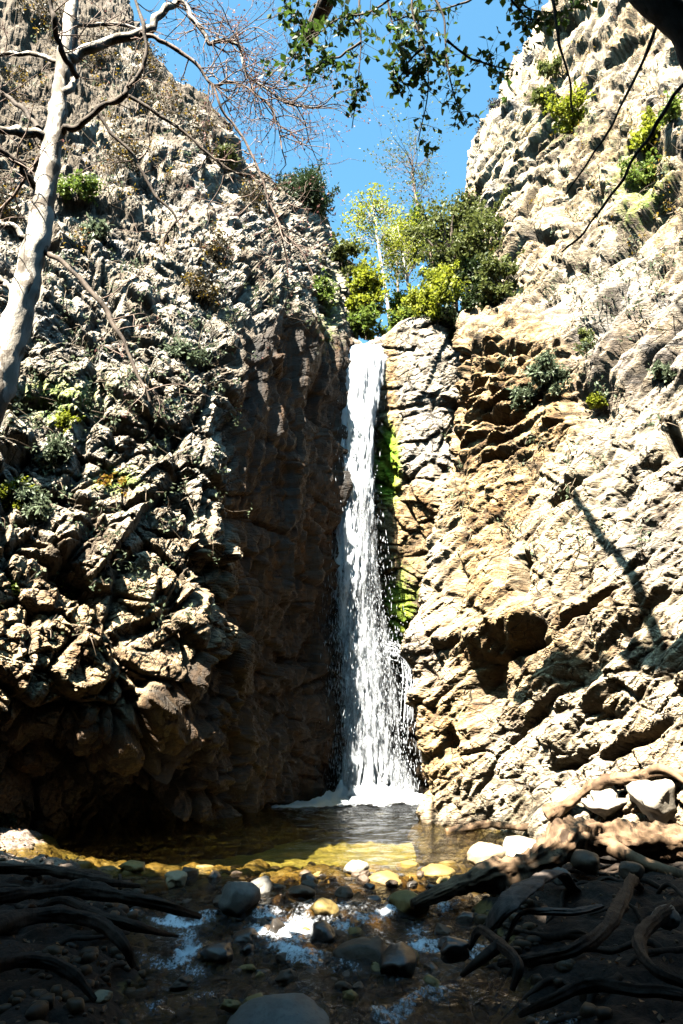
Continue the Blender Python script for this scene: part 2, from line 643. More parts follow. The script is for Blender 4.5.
def foam_mat(name, solid=False):
    """white falling water: real gaps between the strands"""
    m, nt = mat(name)
    g = G(nt)
    d = g.n('ShaderNodeBsdfDiffuse')
    d.inputs[0].default_value = (.82, .87, .93, 1)
    t = g.n('ShaderNodeBsdfTranslucent')
    t.inputs[0].default_value = (.82, .87, .93, 1)
    x = g.n('ShaderNodeMixShader')
    x.inputs[0].default_value = .35
    g.l(d.outputs[0], x.inputs[1])
    g.l(t.outputs[0], x.inputs[2])
    sh = x.outputs[0]
    if not solid:
        c = g.coord((1, 1, .13))
        n = g.math('ADD', g.math('MULTIPLY', g.noise(c, 6.5, 6, .7, .25), .62), g.math('MULTIPLY', g.noise(g.coord((1, 1, .42)), 21, 6, .8, .3), .46))
        a = g.ramp(g.math('ADD', n, g.math('SUBTRACT', g.attr('dens'), .5)), .45, .68)
        nb = g.bump(n, 1.0, .25)
        g.l(nb, d.inputs['Normal'])
        tr = g.n('ShaderNodeBsdfTransparent')
        y = g.n('ShaderNodeMixShader')
        g.l(a, y.inputs[0])
        g.l(tr.outputs[0], y.inputs[1])
        g.l(sh, y.inputs[2])
        sh = y.outputs[0]
    g.out(sh)
    return m


M['ground'] = ground_mat()
M['pool'] = water_mat("pool_water", (.90, .84, .58), False, 4.2, .65)
M['stream'] = water_mat("stream_water", (.55, .46, .30), True, 6.5, .7)
M['fall'] = foam_mat("falling_water")
M['drops'] = foam_mat("water_drops", True)

# ------------------------------------------------------------------ cliffs


def sheet(cols, nu, nv):
    A = np.array(cols)                       # C,R,3
    C_, R_ = A.shape[:2]
    # sample more densely where a cell covers more of the picture
    px, py = project(A.reshape(-1, 3))
    px, py = px.reshape(C_, R_), py.reshape(C_, R_)
    du = np.clip(np.median(np.hypot(np.diff(px, axis=0), np.diff(py, axis=0)), axis=1), 15, 160)
    dv = np.clip(np.median(np.hypot(np.diff(px, axis=1), np.diff(py, axis=1)), axis=0), 25, 400)
    tu = np.interp(np.linspace(0, du.sum(), nu), np.r_[0, np.cumsum(du)], np.arange(C_))
    tv = np.interp(np.linspace(0, dv.sum(), nv), np.r_[0, np.cumsum(dv)], np.arange(R_))
    B = crom(A, tu)
    B = crom(np.swapaxes(B, 0, 1), tv)       # nv,nu,3
    return np.swapaxes(B, 0, 1)              # nu,nv,3


def grid_faces(nu, nv):
    i = np.arange(nu - 1)[:, None] * nv
    j = np.arange(nv - 1)[None, :]
    return np.stack([i + j, i + nv + j, i + nv + j + 1, i + j + 1], -1).reshape(-1, 4)


def grid_normals(B):
    a = np.gradient(B, axis=0)
    b = np.gradient(B, axis=1)
    n = np.cross(a, b)
    n /= np.linalg.norm(n, axis=2)[..., None] + 1e-9
    return n


def rot_strata(P, axis_w, along):
    """coordinates with the bedding normal as third axis"""
    w = np.array(axis_w, float)
    w /= np.linalg.norm(w)
    u = np.array(along, float)
    u -= w * u.dot(w)
    u /= np.linalg.norm(u)
    v = np.cross(w, u)
    return np.c_[P @ u, P @ v, P @ w]


def gauss(px, py, x, y, sx, sy):
    return np.exp(-((px - x) / sx) ** 2 - ((py - y) / sy) ** 2)


def soften(h, nu, nv, n=3):
    g = np.asarray(h).reshape(nu, nv)
    for _ in range(n):
        p = np.pad(g, 1, mode='edge')
        g = (p[:-2, 1:-1] + 2 * p[1:-1, 1:-1] + p[2:, 1:-1]) / 4
        p = np.pad(g, 1, mode='edge')
        g = (p[1:-1, :-2] + 2 * p[1:-1, 1:-1] + p[1:-1, 2:]) / 4
    return g.ravel()


def rock_relief(P, axis_w, along, aniso, amps, seed, step=.4):
    """angular broken rock: amps are the heights at block sizes 2.3, 1.05, .5, .23 and .11 m (numbers or one value per point)"""
    warp = np.c_[fbm(P * .55, 2, seed + 31), fbm(P * .55 + 9, 2, seed + 37), fbm(P * .55 + 21, 2, seed + 41)]
    q = rot_strata(P + warp * .16, axis_w, along) * np.array([1 / aniso, 1 / aniso ** .5, aniso ** .5])
    h = 0
    fine = 0
    crack = 0
    for k, (s, a) in enumerate(zip((2.3, 1.05, .5, .23, .11), amps)):
        qq = q / s + k * 5.7
        hi, lo = envelope(qq, seed + k * 3)
        b, e = blocks(qq + 3.3, seed + 90 + k * 3)
        dh = a * ((hi if k in (0, 2, 3) else lo) * .9 + step * b * (1 if k > 0 else .4) - .42 * (1 - smooth(0, .10, e)))
        if k < 3:
            h = h + dh
        else:
            fine = fine + dh
        crack = np.maximum(crack, (1 - smooth(0, .06, e)) * (.8, 1, .9, .6, .3)[k])
    fine = fine + .05 * fbm(q * np.array([.8, 1.0, 2.0]), 5, seed + 50, .5) + .015 * np.abs(fbm(P * 5, 4, seed + 55, .6))
    return h, fine, crack


def cols_from(spec):
    out = []
    for col in spec:
        c = []
        for e in col:
            if e[0] == 'z':
                c.append(atz(e[1], e[2], e[3]))
            else:
                c.append(at(*e))
        out.append(c)
    return out


left_spec = [
    [(-420, 930, 9.5), (-420, 875, 10), (-420, 700, 8.6), (-420, 480, 9), (-420, 300, 9.8), (-420, 180, 11), (-420, 40, 13), (-420, -150, 16), (-420, -150, 22)],
    [(-160, 900, 12.0), (-160, 850, 12.4), (-160, 705, 10.8), (-160, 480, 11.3), (-160, 310, 12.2), (-160, 200, 13.5), (-160, 60, 15.5), (-160, -130, 19), (-160, -130, 26)],
    [(0, 880, 13.8), (0, 842, 13.9), (0, 684, 12.3), (0, 480, 12.8), (0, 320, 13.8), (0, 215, 15.2), (0, 80, 17.5), (0, -120, 21), (0, -120, 28)],
    [(105, 870, 15.0), (105, 828, 15.1), (110, 704, 13.4), (110, 490, 13.6), (110, 335, 14.6), (110, 225, 16.2), (100, 100, 18.6), (85, -60, 22), (85, -60, 29)],
    [(185, 862, 15.9), (185, 822, 15.9), (192, 640, 14.0), (194, 500, 14.3), (192, 345, 15.1), (188, 235, 17.0), (172, 130, 19.5), (140, 42, 22.5), (135, 42, 30)],
    [(228, 858, 16.8), (228, 820, 16.8), (222, 612, 15.2), (230, 500, 15.3), (232, 350, 15.8), (236, 262, 17.6), (228, 188, 20), (212, 126, 23), (208, 132, 30)],
    [(285, 850, 19.2), (285, 814, 19.2), (280, 640, 18.4), (283, 500, 18.0), (287, 318, 18.4), (286, 262, 20), (277, 232, 21.5), (264, 192, 24), (258, 198, 31)],
    [(338, 840, 21.6), (338, 803, 21.6), (336, 650, 21.2), (338, 500, 21.0), (344, 340, 21.2), (344, 310, 22.5), (340, 280, 24.5), (332, 245, 28), (328, 250, 34)],
    [('z', 366, 22.6, -1.2), (366, 800, 22.6), (366, 650, 22.6), (366, 500, 22.2), (366, 349, 21.35), ('z', 366, 24, 14.3), ('z', 366, 28, 15.2), ('z', 364, 34, 17), ('z', 360, 45, 20)],
    [('z', 402, 22.6, -1.2), (402, 800, 22.6), (402, 650, 22.5), (402, 500, 21.3), (398, 336, 20.9), ('z', 405, 23, 15.0), ('z', 405, 28, 16.2), ('z', 405, 34, 18.2), ('z', 405, 45, 21)],
    [('z', 440, 22.6, -1.2), (440, 800, 22.6), (442, 650, 22.4), (442, 500, 20.5), (438, 322, 20.2), ('z', 445, 23, 15.6), ('z', 450, 28, 17.2), ('z', 450, 34, 19.4), ('z', 450, 45, 23)],
    [('z', 495, 22.6, -1.2), (495, 800, 22.6), (495, 650, 22.4), (495, 500, 21.2), (490, 318, 21.2), ('z', 500, 23, 16.2), ('z', 500, 28, 18), ('z', 500, 34, 20.4), ('z', 500, 45, 24)],
]
right_spec = [
    [(450, 850, 21.5), (450, 808, 21.5), (450, 640, 21), (462, 500, 20.6), (474, 350, 20.2), (474, 330, 21), (470, 325, 22.5), (470, 320, 24.5), (470, 320, 34)],
    [(428, 862, 15.8), (427, 824, 15.9), (421, 640, 16.3), (440, 505, 17.2), (458, 345, 18.0), (468, 320, 19.6), (480, 292, 22), (488, 258, 25), (490, 258, 34)],
    [(455, 864, 14.8), (455, 826, 14.9), (452, 640, 15.3), (474, 490, 16.0), (490, 340, 17.0), (497, 312, 19.2), (486, 240, 22.5), (474, 183, 25), (474, 185, 34)],
    [(510, 868, 13.7), (510, 829, 13.8), (510, 615, 14.2), (525, 480, 15.0), (540, 335, 16.2), (532, 298, 18.3), (510, 200, 21.5), (496, 122, 24.5), (496, 125, 34)],
    [(570, 872, 12.6), (570, 831, 12.7), (572, 600, 13.1), (580, 460, 13.8), (592, 325, 15), (580, 262, 17), (560, 150, 20), (542, 38, 23.5), (540, 40, 32)],
    [(640, 878, 11.6), (640, 834, 11.7), (640, 590, 12.0), (645, 440, 12.5), (652, 300, 13.8), (642, 220, 15.5), (622, 100, 18.5), (592, -70, 22.5), (590, -70, 30)],
    [(740, 890, 10.5), (740, 842, 10.6), (740, 590, 10.8), (740, 430, 11.3), (740, 280, 12.4), (735, 190, 13.8), (720, 50, 16.5), (690, -130, 20), (690, -130, 28)],
    [(950, 915, 10), (950, 862, 10), (950, 590, 9.2), (950, 430, 9.6), (950, 270, 10.6), (945, 170, 12), (930, 20, 14.5), (900, -170, 17.5), (900, -170, 26)],
    [(1300, 955, 8), (1300, 892, 8), (1300, 590, 7.4), (1300, 430, 7.8), (1300, 270, 8.7), (1300, 160, 10), (1300, 0, 12), (1300, -200, 15), (1300, -200, 22)],
]


def build_left():
    nu, nv = 660, 1150
    cols = cols_from(left_spec)
    for k, c in enumerate(cols):           # the foot of the left cliff is hollowed out under a jutting lip
        w = (.6, .6, .6, .6, .6, .55, .5, .5, .5, .5, .5, .5)[k]
        f = .62 if k < 6 else .5
        lip, foot = np.array(c[2]), np.array(c[1])
        mid = foot * w + lip * (1 - w)
        mid[2] = foot[2] * (1 - f) + lip[2] * f
        c.insert(2, mid)
    B = sheet(cols, nu, nv)
    N = grid_normals(B)
    P, N = B.reshape(-1, 3), N.reshape(-1, 3)
    px0, py0 = project(P)
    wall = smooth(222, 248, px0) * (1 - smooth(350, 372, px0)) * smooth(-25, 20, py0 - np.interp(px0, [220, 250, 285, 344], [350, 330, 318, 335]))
    top = smooth(560, 300, py0)            # crumbly above, large blocks below
    h, fine, crack = rock_relief(P, (.45, .15, .9), (.9, -.2, -.4), 1.15, (.85 - .42 * top, .52 - .20 * top, .20 - .03 * top, .062, .024), 3, .6)
    # the wet wall is carved by upright flutes instead of rubble
    fl = .30 * fbm(P * np.array([1.1, 1.1, .22]), 5, 77, .55) + .10 * fbm(P * np.array([4, 4, .8]), 4, 78)
    amt = 1.0 - .58 * smooth(345, 378, px0)
    h2 = (soften(h, nu, nv, 1) + fine) * (1 - .55 * wall) * amt + fl * wall
    P2 = P + N * h2[:, None]
    px, py = project(P2)
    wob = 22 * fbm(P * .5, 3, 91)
    wet = np.maximum(wall, .95 * smooth(690, 728, py + .6 * wob + np.interp(px, [0, 130, 215, 260], [0, -10, 65, 80])) * (1 - smooth(330, 360, px)))  # wet gully wall; below the lip the undercut's shade is painted dark
    low = smooth(500, 620, py + wob) * smooth(325, 350, px)  # lower back wall: wetness plus its shade painted in
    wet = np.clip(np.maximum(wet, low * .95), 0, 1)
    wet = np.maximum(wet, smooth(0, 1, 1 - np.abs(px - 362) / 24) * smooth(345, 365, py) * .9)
    warm = np.clip(gauss(px, py, 390, 400, 9, 90) * .9 + gauss(px, py, 405, 520, 45, 40) + .55 * smooth(450, 620, py + wob) + .25, 0, 1) * 1.0
    moss = np.clip(1.6 * gauss(px, py, 388, 465, 12, 38) + .8 * gauss(px, py, 400, 610, 18, 45) + .7 * gauss(px, py, 115, 480, 30, 16)
                   + .6 * gauss(px, py, 60, 400, 60, 30) + .5 * gauss(px, py, 330, 300, 14, 40), 0, 1.2)
    grey = np.clip(.5 * gauss(px, py, 180, 720, 40, 60), 0, 1)
    sn = fbm(P2 * .8, 4, 97)
    soil = smooth(.0, .35, sn + 1.0 * smooth(210, 80, py + .25 * (px - 120)) - .12 - .45 * smooth(150, 260, py)) + .8 * smooth(.25, .5, fbm(P2 * 1.7, 4, 98)) * smooth(600, 250, py)  # dark stains, with shade of crevices and brush painted into the upper slope
    soil = np.clip(soil, 0, 1) * (1 - wet) * (1 - .9 * smooth(360, 385, px))
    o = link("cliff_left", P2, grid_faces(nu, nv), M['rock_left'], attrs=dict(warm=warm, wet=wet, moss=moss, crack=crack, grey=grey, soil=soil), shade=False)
    return tag(o, "rugged pale cliff left of the waterfall with dark wet gully wall", kind="structure")


def build_right():
    nu, nv = 580, 1050
    B = sheet(cols_from(right_spec), nu, nv)
    N = grid_normals(B)
    P, N = B.reshape(-1, 3), N.reshape(-1, 3)
    px0, py0 = project(P)
    up = smooth(330, 250, py0)
    h, fine, crack = rock_relief(P, (-.62, .25, .74), (.75, -.2, .62), 1.7, (.26 + .36 * up, .16 + .22 * up, .085 + .08 * up, .042 + .02 * up, .018), 23, .55)
    # thin shaly courses in the middle, smooth water-worn flanks on the right
    shaly = gauss(px0, py0, 500, 400, 60, 75)
    smoothz = np.clip(gauss(px0, py0, 640, 350, 110, 70) + .7 * gauss(px0, py0, 650, 560, 90, 80), 0, 1)
    q = rot_strata(P, (-.12, .15, .95), (1, 0, .1))
    thin, e = blocks(q * np.array([1.2, 1.2, 5.5]), 61)
    q2 = rot_strata(P, (-.62, .25, .74), (.75, -.2, .62))
    folds = fbm(q2 * np.array([.35, .6, 2.4]), 5, 63, .55)
    # hollows that hold shade
    def hole(x, y, sx, sy, a, rot=0.0):
        c, s_ = math.cos(rot), math.sin(rot)
        wx, wy = px0 - x + 5 * vnoise(P * 1.9, 7), py0 - y + 5 * vnoise(P * 1.9 + 5, 8)
        u, v = (wx * c + wy * s_) / sx, (-wx * s_ + wy * c) / sy
        return -a * np.exp(-(u * u + v * v) ** 1.5)
    hol = hole(487, 690, 13, 30, .7, .2) + hole(525, 578, 8, 20, 1.1) + hole(505, 570, 5, 14, .6) + hole(585, 400, 24, 20, .7, -.5) + hole(455, 420, 7, 70, .8, .1) \
        + hole(510, 350, 48, 6, .8, -.05) + hole(495, 420, 22, 5, .5, -.3) + hole(640, 165, 26, 34, .9, .6) + hole(585, 208, 18, 26, .9, .5) + hole(672, 440, 9, 12, .8) \
        + hole(560, 500, 22, 5, .5, -.4) + hole(462, 590, 6, 22, .5) + hole(520, 650, 30, 4, .5, -.3) + hole(630, 740, 40, 5, .5, -.45) + hole(570, 760, 25, 5, .45, -.5) + hole(455, 750, 6, 20, .5) + hole(600, 610, 34, 4, .4, -.5)
    ledge = .55 * gauss(px0, py0 + (px0 - 500) * .30, 500, 632, 75, 14)
    h = h * (1 - .60 * smoothz) * (1 - .35 * shaly) + .50 * shaly * thin + .22 * smoothz * folds + .16 * folds + hol + ledge
    h = soften(h, nu, nv, 1) + fine * (1 - .35 * smoothz)
    P2 = P + N * h[:, None]
    px, py = project(P2)
    wob = .5 + .5 * fbm(P * .6, 3, 95)
    warm = np.clip(1.0 * gauss(px, py, 505, 410, 55, 85) + .75 * gauss(px, py, 480, 600, 60, 150) + .75 * wob + .5 * gauss(px, py, 440, 760, 30, 60), 0, 1)
    grey = np.clip(1.25 * gauss(px, py, 630, 335, 90, 75) * (wob + .35) + 1.0 * gauss(px, py, 650, 540, 45, 50) * (wob + .2) + .3 * gauss(px, py, 590, 800, 90, 60), 0, 1)
    moss = np.clip(.5 * gauss(px, py, 640, 190, 40, 50) + .35 * gauss(px, py, 560, 120, 40, 30), 0, 1)
    soil = smooth(.2, .5, fbm(P2 * .9, 4, 99)) * smooth(340, 240, py) * .8 + .7 * gauss(px, py, 635, 165, 40, 45) + .6 * gauss(px, py, 570, 112, 34, 22) + .5 * gauss(px, py, 575, 225, 26, 30) + .35 * smooth(.35, .6, fbm(P2 * 1.3, 4, 101))
    soil = np.clip(soil * (.6 + .6 * fbm(P2 * 3, 3, 102)), 0, 1)
    wet = np.clip(.8 * smooth(808, 826, py) * (1 - smooth(470, 520, px)), 0, 1)
    o = link("cliff_right", P2, grid_faces(nu, nv), M['rock_right'], attrs=dict(warm=warm, wet=wet, moss=moss, crack=crack, grey=grey, soil=soil), shade=False)
    return tag(o, "sunlit cream and ochre cliff right of the waterfall", kind="structure")


build_left()
build_right()

# ------------------------------------------------------------------ ground, hillside behind the viewer, water
CH = [(4, .1), (6, 0.0), (7.5, -.25), (9, -.35), (10, -.25), (12, 0)]


def channel(y):
    return np.interp(y, [c[0] for c in CH], [c[1] for c in CH])


def water_z(y):
    return -np.interp(y, [3, 5, 6.4, 6.6, 7.4, 7.6, 8.4, 8.6, 9.4, 9.9], [.62, .5, .42, .34, .30, .21, .18, .09, .05, 0])


def ground_z(x, y):
    P = np.c_[x, y, np.zeros_like(x)]
    wz = water_z(y)
    half = np.interp(y, [4, 7, 9, 10.2, 12.5], [1.5, 1.45, 1.75, 2.6, 9])
    off = np.abs(x - channel(y)) - half
    bed = wz - .13 - .65 * smooth(10.4, 14.5, y) - .05
    bankL = .02 + .12 * smooth(0, 2.5, off)
    bankR = .02 + .14 * smooth(0, 1.8, off)
    bank = np.where(x > channel(y), bankR, bankL) + np.minimum(wz, 0) * .6
    z = bed + (bank - bed) * smooth(-.35, .55, off)
    # gravel shore below the right cliff
    sh = smooth(1.9, 3.2, x - np.interp(y, [10, 13, 16], [.2, .5, 2.6])) * smooth(9.5, 10.5, y) * (1 - smooth(15, 16, y))
    z = z + (.16 + .12 * smooth(3, 6, x) - z) * sh
    sl = smooth(2.9, 5.0, -x - .25 * (y - 11)) * smooth(9.5, 10.6, y) * (1 - smooth(13.4, 14.6, y))
    z = z + (.07 + .05 * fbm(P * 2.3, 3, 14) - z) * sl
    # hillside rising behind the viewer
    back = np.clip(-1.5 - y, 0, None)
    z = z + back * .75 + .05 * fbm(P * 1.3, 4, 7) + .06 * fbm(P * 4, 3, 8)
    side = np.clip(np.abs(x) - 10, 0, None)
    z = z + side * .8
    return z


def build_ground():
    xs = np.unique(np.r_[np.linspace(-45, -7, 50), np.linspace(-7, 7, 360), np.linspace(7, 45, 50)])
    ys = np.unique(np.r_[np.linspace(-45, 3, 60), np.linspace(3, 15, 340), np.linspace(15, 30, 50)])
    X, Y = np.meshgrid(xs, ys, indexing='ij')
    x, y = X.ravel(), Y.ravel()
    z = ground_z(x, y)
    bed = (z < water_z(y) + .02) * 1.0
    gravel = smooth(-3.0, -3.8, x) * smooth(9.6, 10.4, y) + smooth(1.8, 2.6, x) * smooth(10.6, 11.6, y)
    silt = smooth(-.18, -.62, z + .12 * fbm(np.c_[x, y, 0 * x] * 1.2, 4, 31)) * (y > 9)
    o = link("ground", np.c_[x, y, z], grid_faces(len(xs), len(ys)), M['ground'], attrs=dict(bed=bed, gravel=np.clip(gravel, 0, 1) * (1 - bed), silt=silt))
    tag(o, kind="structure")


build_ground()


def build_pool():
    xs = np.linspace(-9, 6, 180)
    ys = np.linspace(9.7, 23, 180)
    X, Y = np.meshgrid(xs, ys, indexing='ij')
    x, y = X.ravel(), Y.ravel()
    P = np.c_[x, y, 0 * x]
    dist = np.hypot(x - .8, y - 20)
    z = .012 * fbm(P * 1.6, 3, 4) + .05 * np.exp(-dist / 3) * fbm(P * 2.2, 3, 5)
    o = link("pool_water", np.c_[x, y, z], grid_faces(len(xs), len(ys)), M['pool'])
    tag(o, kind="structure")
    xs = np.linspace(-2.6, 2.6, 240)
    ys = np.linspace(2.5, 9.72, 420)
    X, Y = np.meshgrid(xs, ys, indexing='ij')
    x, y = X.ravel() + channel(Y.ravel()), Y.ravel()
    P = np.c_[x, y, 0 * x]
    yy = y + .35 * fbm(np.c_[x * 1.1, y * .4, 0 * x], 3, 15)
    z = water_z(yy) + .025 * fbm(P * np.array([3, 2, 1]), 4, 16)
    z = np.where(y > 9.6, z * (9.72 - y) / .12 + .001, z)
    slope = np.abs(np.gradient(water_z(yy).reshape(len(xs), len(ys)), axis=1).ravel()) / (ys[1] - ys[0])
    qx, qy = project(np.c_[x, y, z])
    foam = .58 * smooth(.08, .40, slope) * smooth(-.2, .5, fbm(P * 2.6, 3, 29))
    for fx, fy, sx, sy, a in ((300, 926, 26, 10, 1.0), (262, 930, 16, 6, .8), (188, 940, 12, 18, .75), (196, 972, 14, 7, .6), (285, 946, 20, 8, .6), (418, 934, 14, 12, .6), (330, 905, 30, 5, .6),
                              (395, 908, 16, 5, .45), (160, 920, 16, 5, .5), (205, 995, 14, 5, .5), (400, 975, 14, 8, .5), (345, 925, 10, 8, .6), (440, 915, 14, 5, .4)):
        foam = foam + a * gauss(qx, qy, fx, fy, sx * 1.2, sy * 1.2)
    foam = np.clip(foam, 0, 1)
    z = z + .03 * foam * fbm(P * 14, 3, 23)
    o = link("stream_water", np.c_[x, y, z], grid_faces(len(xs), len(ys)), M['stream'], attrs=dict(foam=foam))
    tag(o, kind="structure")


build_pool()

# ------------------------------------------------------------------ ray casting onto the finished rock


def cast(px, py, maxd=60):
    dg = bpy.context.evaluated_depsgraph_get()
    r = ray(px, py)
    hit, loc, nor, idx, ob, _ = SC.ray_cast(dg, Vector((0, 0, CAMZ)), Vector(r).normalized(), distance=maxd * 1.5)
    if not hit:
        return None
    loc, nor = np.array(loc), np.array(nor)
    if nor.dot(r) > 0:
        nor = -nor
    return loc, nor, ob.name


bpy.context.view_layer.update()

# ------------------------------------------------------------------ waterfall
def build_waterfall():
    base = atz(372, 20.6, 0)
    root = empty("waterfall", base, "tall white waterfall plunging between the two cliffs into the pool", "waterfall")
    PY = [344, 360, 380, 430, 500, 560, 620, 680, 740, 800]
    LF = [352, 349, 342, 336, 332, 330, 331, 333, 335, 335]
    RT = [384, 383, 380, 374, 373, 380, 394, 406, 414, 418]
    DD = [21.5, 21.15, 21.0, 20.92, 20.88, 20.85, 20.8, 20.7, 20.65, 20.6]
    rng = np.random.default_rng(5)
    for name, inset, dd, dn, sd in (("falling_sheet", 0, .0, 0.0, 1), ("inner_sheet", 3, .25, .02, 2), ("outer_veil", -6, -.25, .09, 3)):
        nv, nu = 520, 70
        t = np.linspace(0, 1, nv)
        py = 344 + t * (801 - 344)
        V = []
        for k in range(nv):
            l, r, d = np.interp(py[k], PY, LF) + inset, np.interp(py[k], PY, RT) - inset, np.interp(py[k], PY, DD) + dd
            s = np.linspace(0, 1, nu)
            pts = np.stack([at(l + (r - l) * x, py[k], d - .35 * math.sin(math.pi * x)) for x in s])
            V.append(pts)
        V = np.array(V)
        P = V.reshape(-1, 3)
        ws = np.repeat(t, nu)
        disp = (.05 + .16 * ws) * fbm(P * np.array([4.5, 4.5, .8]) + sd * 7, 4, 40 + sd, .6)
        P = P + np.c_[.35 * disp, -disp, 0 * disp]
        u = np.tile(np.linspace(0, 1, nu), nv)
        edge = np.minimum(u, 1 - u)
        core = np.exp(-((u - np.interp(ws, [0, .4, .6, 1], [.5, .45, .40, .42])) / .22) ** 2)
        dens = np.interp(ws, [0, .12, .3, .45, .55, .7, .88, 1], [.95, .80, .71, .58, .46, .42, .44, .72])
        dens = dens - (1 - smooth(0, .17, edge)) * np.interp(ws, [0, .4, 1], [.45, .40, .26]) + .22 * core * smooth(.3, .5, ws)
        dens = dens + .07 * fbm(np.c_[u * 5, ws * 9, 0 * u + sd], 4, 47 + sd) - dn
        link(name, P, grid_faces(nv, nu), M['fall'], root, attrs=dict(dens=dens))
    # loose drops and strands
    mb = MB()
    n = 9000
    w = np.interp(rng.random(n), np.linspace(0, 1, 8), [.10, .35, .48, .6, .7, .8, .9, 1.0])
    py = 344 + w * (800 - 344)
    l, r = np.interp(py, PY, LF), np.interp(py, PY, RT)
    u = rng.normal(.42, .27, n)
    stray = rng.random(n) < .18
    u = np.where(stray, rng.normal(.30, .42, n), u)
    u = np.clip(u, -.28, 1.2)
    d = np.interp(py, PY, DD) - .2 + rng.normal(0, .35, n)
    C = np.stack([at(a, b, c) for a, b, c in zip(l + (r - l) * u, py, d)])
    C = C[C[:, 2] > .1]
    n = len(C)
    Lh = .03 + .16 * rng.random(n) ** 3
    R = .003 + .007 * rng.random(n) ** 2
    ang = rng.normal(0, .12, (n, 2))
    ax = np.c_[ang, -np.ones(n)]
    ax /= np.linalg.norm(ax, axis=1)[:, None]
    e1 = np.cross(ax, [0, 1, 0])
    e1 /= np.linalg.norm(e1, axis=1)[:, None]
    e2 = np.cross(ax, e1)
    V = np.stack([C - ax * Lh[:, None], C + e1 * R[:, None], C + e2 * R[:, None], C - (e1 + e2) * R[:, None] * .7, C + ax * Lh[:, None] * .6], 1).reshape(-1, 3)
    i = np.arange(n)[:, None] * 5
    F_ = np.concatenate([i + np.array([f]) for f in ([0, 1, 2], [0, 2, 3], [0, 3, 1], [4, 2, 1], [4, 3, 2], [4, 1, 3])])
    mb.add(V, F_)
    tag(mb.build("spray", M['drops'], root), kind="stuff")
    # side trickle bouncing off a knob of rock on the right
    mb = MB()
    pts0 = [(386, 648), (398, 652), (406, 662), (408, 680), (406, 720), (408, 790)]
    for k in range(60):
        o = rng.normal(0, 4, 2)
        pts = [at(p[0] + o[0] * (.4 + .12 * q), p[1] + o[1], 20.2 + rng.normal(0, .06)) for q, p in enumerate(pts0)]
        a = rng.integers(0, 4)
        tube(mb, pts[a:a + 2 + rng.integers(0, 2)], np.full(len(pts[a:a + 3]), .010)[:len(pts[a:a + 2 + 0]) if False else None][:len(pts[a:a + 3])] if False else np.full(len(pts[a:a + 2]), .01), sides=3, per=3) if False else tube(mb, pts[a:a + 2], [.012, .008], sides=3, per=2)
    n = 320
    k = rng.random(n) * 4.98
    q = crom(np.array([[*p, 0.] for p in pts0]), k)
    C = np.stack([at(x + rng.normal(0, 4), y + rng.normal(0, 4), 20.2 + rng.normal(0, .12)) for x, y, _ in q])
    for c in C:
        s = .006 + .010 * rng.random()
        mb.add(c + np.array([[0, 0, -s * 4], [s, 0, 0], [-s * .5, s, 0], [-s * .5, -s, 0], [0, 0, s * 3]]), [[0, 2, 1], [0, 3, 2], [0, 1, 3], [4, 1, 2], [4, 2, 3], [4, 3, 1]])
    tag(mb.build("trickle", M['drops'], root), kind="stuff")
    # foam where it strikes the pool
    xs = np.linspace(-2.2, 2.9, 220)
    ys = np.linspace(17.4, 21.4, 160)
    X, Y = np.meshgrid(xs, ys, indexing='ij')
    x, y = X.ravel(), Y.ravel()
    P = np.c_[x, y, 0 * x]
    c0 = atz(372, 19.8, 0)
    # foam spreads toward the left along the pool
    r1 = np.hypot((x - c0[0]) / 1.75, (y - c0[1]) / 1.5)
    r2 = np.hypot((x - c0[0] + 1.25 + (y - c0[1]) * .0) / 1.35, (y - c0[1] + .9 - .35 * (x - c0[0] + 1.25)) / .6)
    r = np.minimum(r1, r2)
    z = .04 + .50 * np.exp(-(r1 * 1.35) ** 2) * (.6 + .6 * fbm(P * 3, 4, 70)) + .03 * fbm(P * 7, 3, 71)
    dens = 1.25 - 1.0 * smooth(.55, 1.3, r)
    keep = dens > .24
    Fq = grid_faces(len(xs), len(ys))
    Fq = Fq[keep[Fq].all(axis=1)]
    idx = np.unique(Fq)
    remap = np.zeros(len(x), int)
    remap[idx] = np.arange(len(idx))
    link("splash_foam", np.c_[x, y, z][idx], remap[Fq], M['fall'], root, attrs=dict(dens=dens[idx]))


build_waterfall()

# ------------------------------------------------------------------ stones
import bmesh


def ico(sub=4):
    bm = bmesh.new()
    bmesh.ops.create_icosphere(bm, subdivisions=sub, radius=1)
    V = np.array([v.co[:] for v in bm.verts])
    Fc = np.array([[v.index for v in f.verts] for f in bm.faces])
    bm.free()
    return V, Fc


ICO4, ICO2, ICO1 = ico(4), ico(2), ico(1)


def stone(name, loc, size, material, label, seed, cat="boulder", group=None, angular=.5, rz=0.0):
    V, Fc = ICO4
    b, e = blocks(V * 1.15 + seed * 3.7, seed)
    h = 1 + .16 * fbm(V * .9 + seed, 4, seed) + angular * .5 * b + .05 * fbm(V * 3.1 + seed, 3, seed + 4)
    # planed faces
    rs = np.random.default_rng(seed)
    for k in range(10):
        n = rs.normal(size=3)
        n /= np.linalg.norm(n)
        lim = .62 + .24 * rs.random()
        s = (V * h[:, None]) @ n
        h = np.where(s > lim, h * (lim / np.maximum(s, 1e-3)) ** (angular + .25), h)
    P = V * h[:, None] * np.array(size)
    P = P + .012 * max(size) * fbm(V * 9 + seed, 3, seed)[:, None] * V
    c, s_ = math.cos(rz), math.sin(rz)
    P = np.c_[P[:, 0] * c - P[:, 1] * s_, P[:, 0] * s_ + P[:, 1] * c, P[:, 2]]
    o = link(name, P, Fc, M[material])
    o.location = Vector(loc)
    return tag(o, label, cat, group)


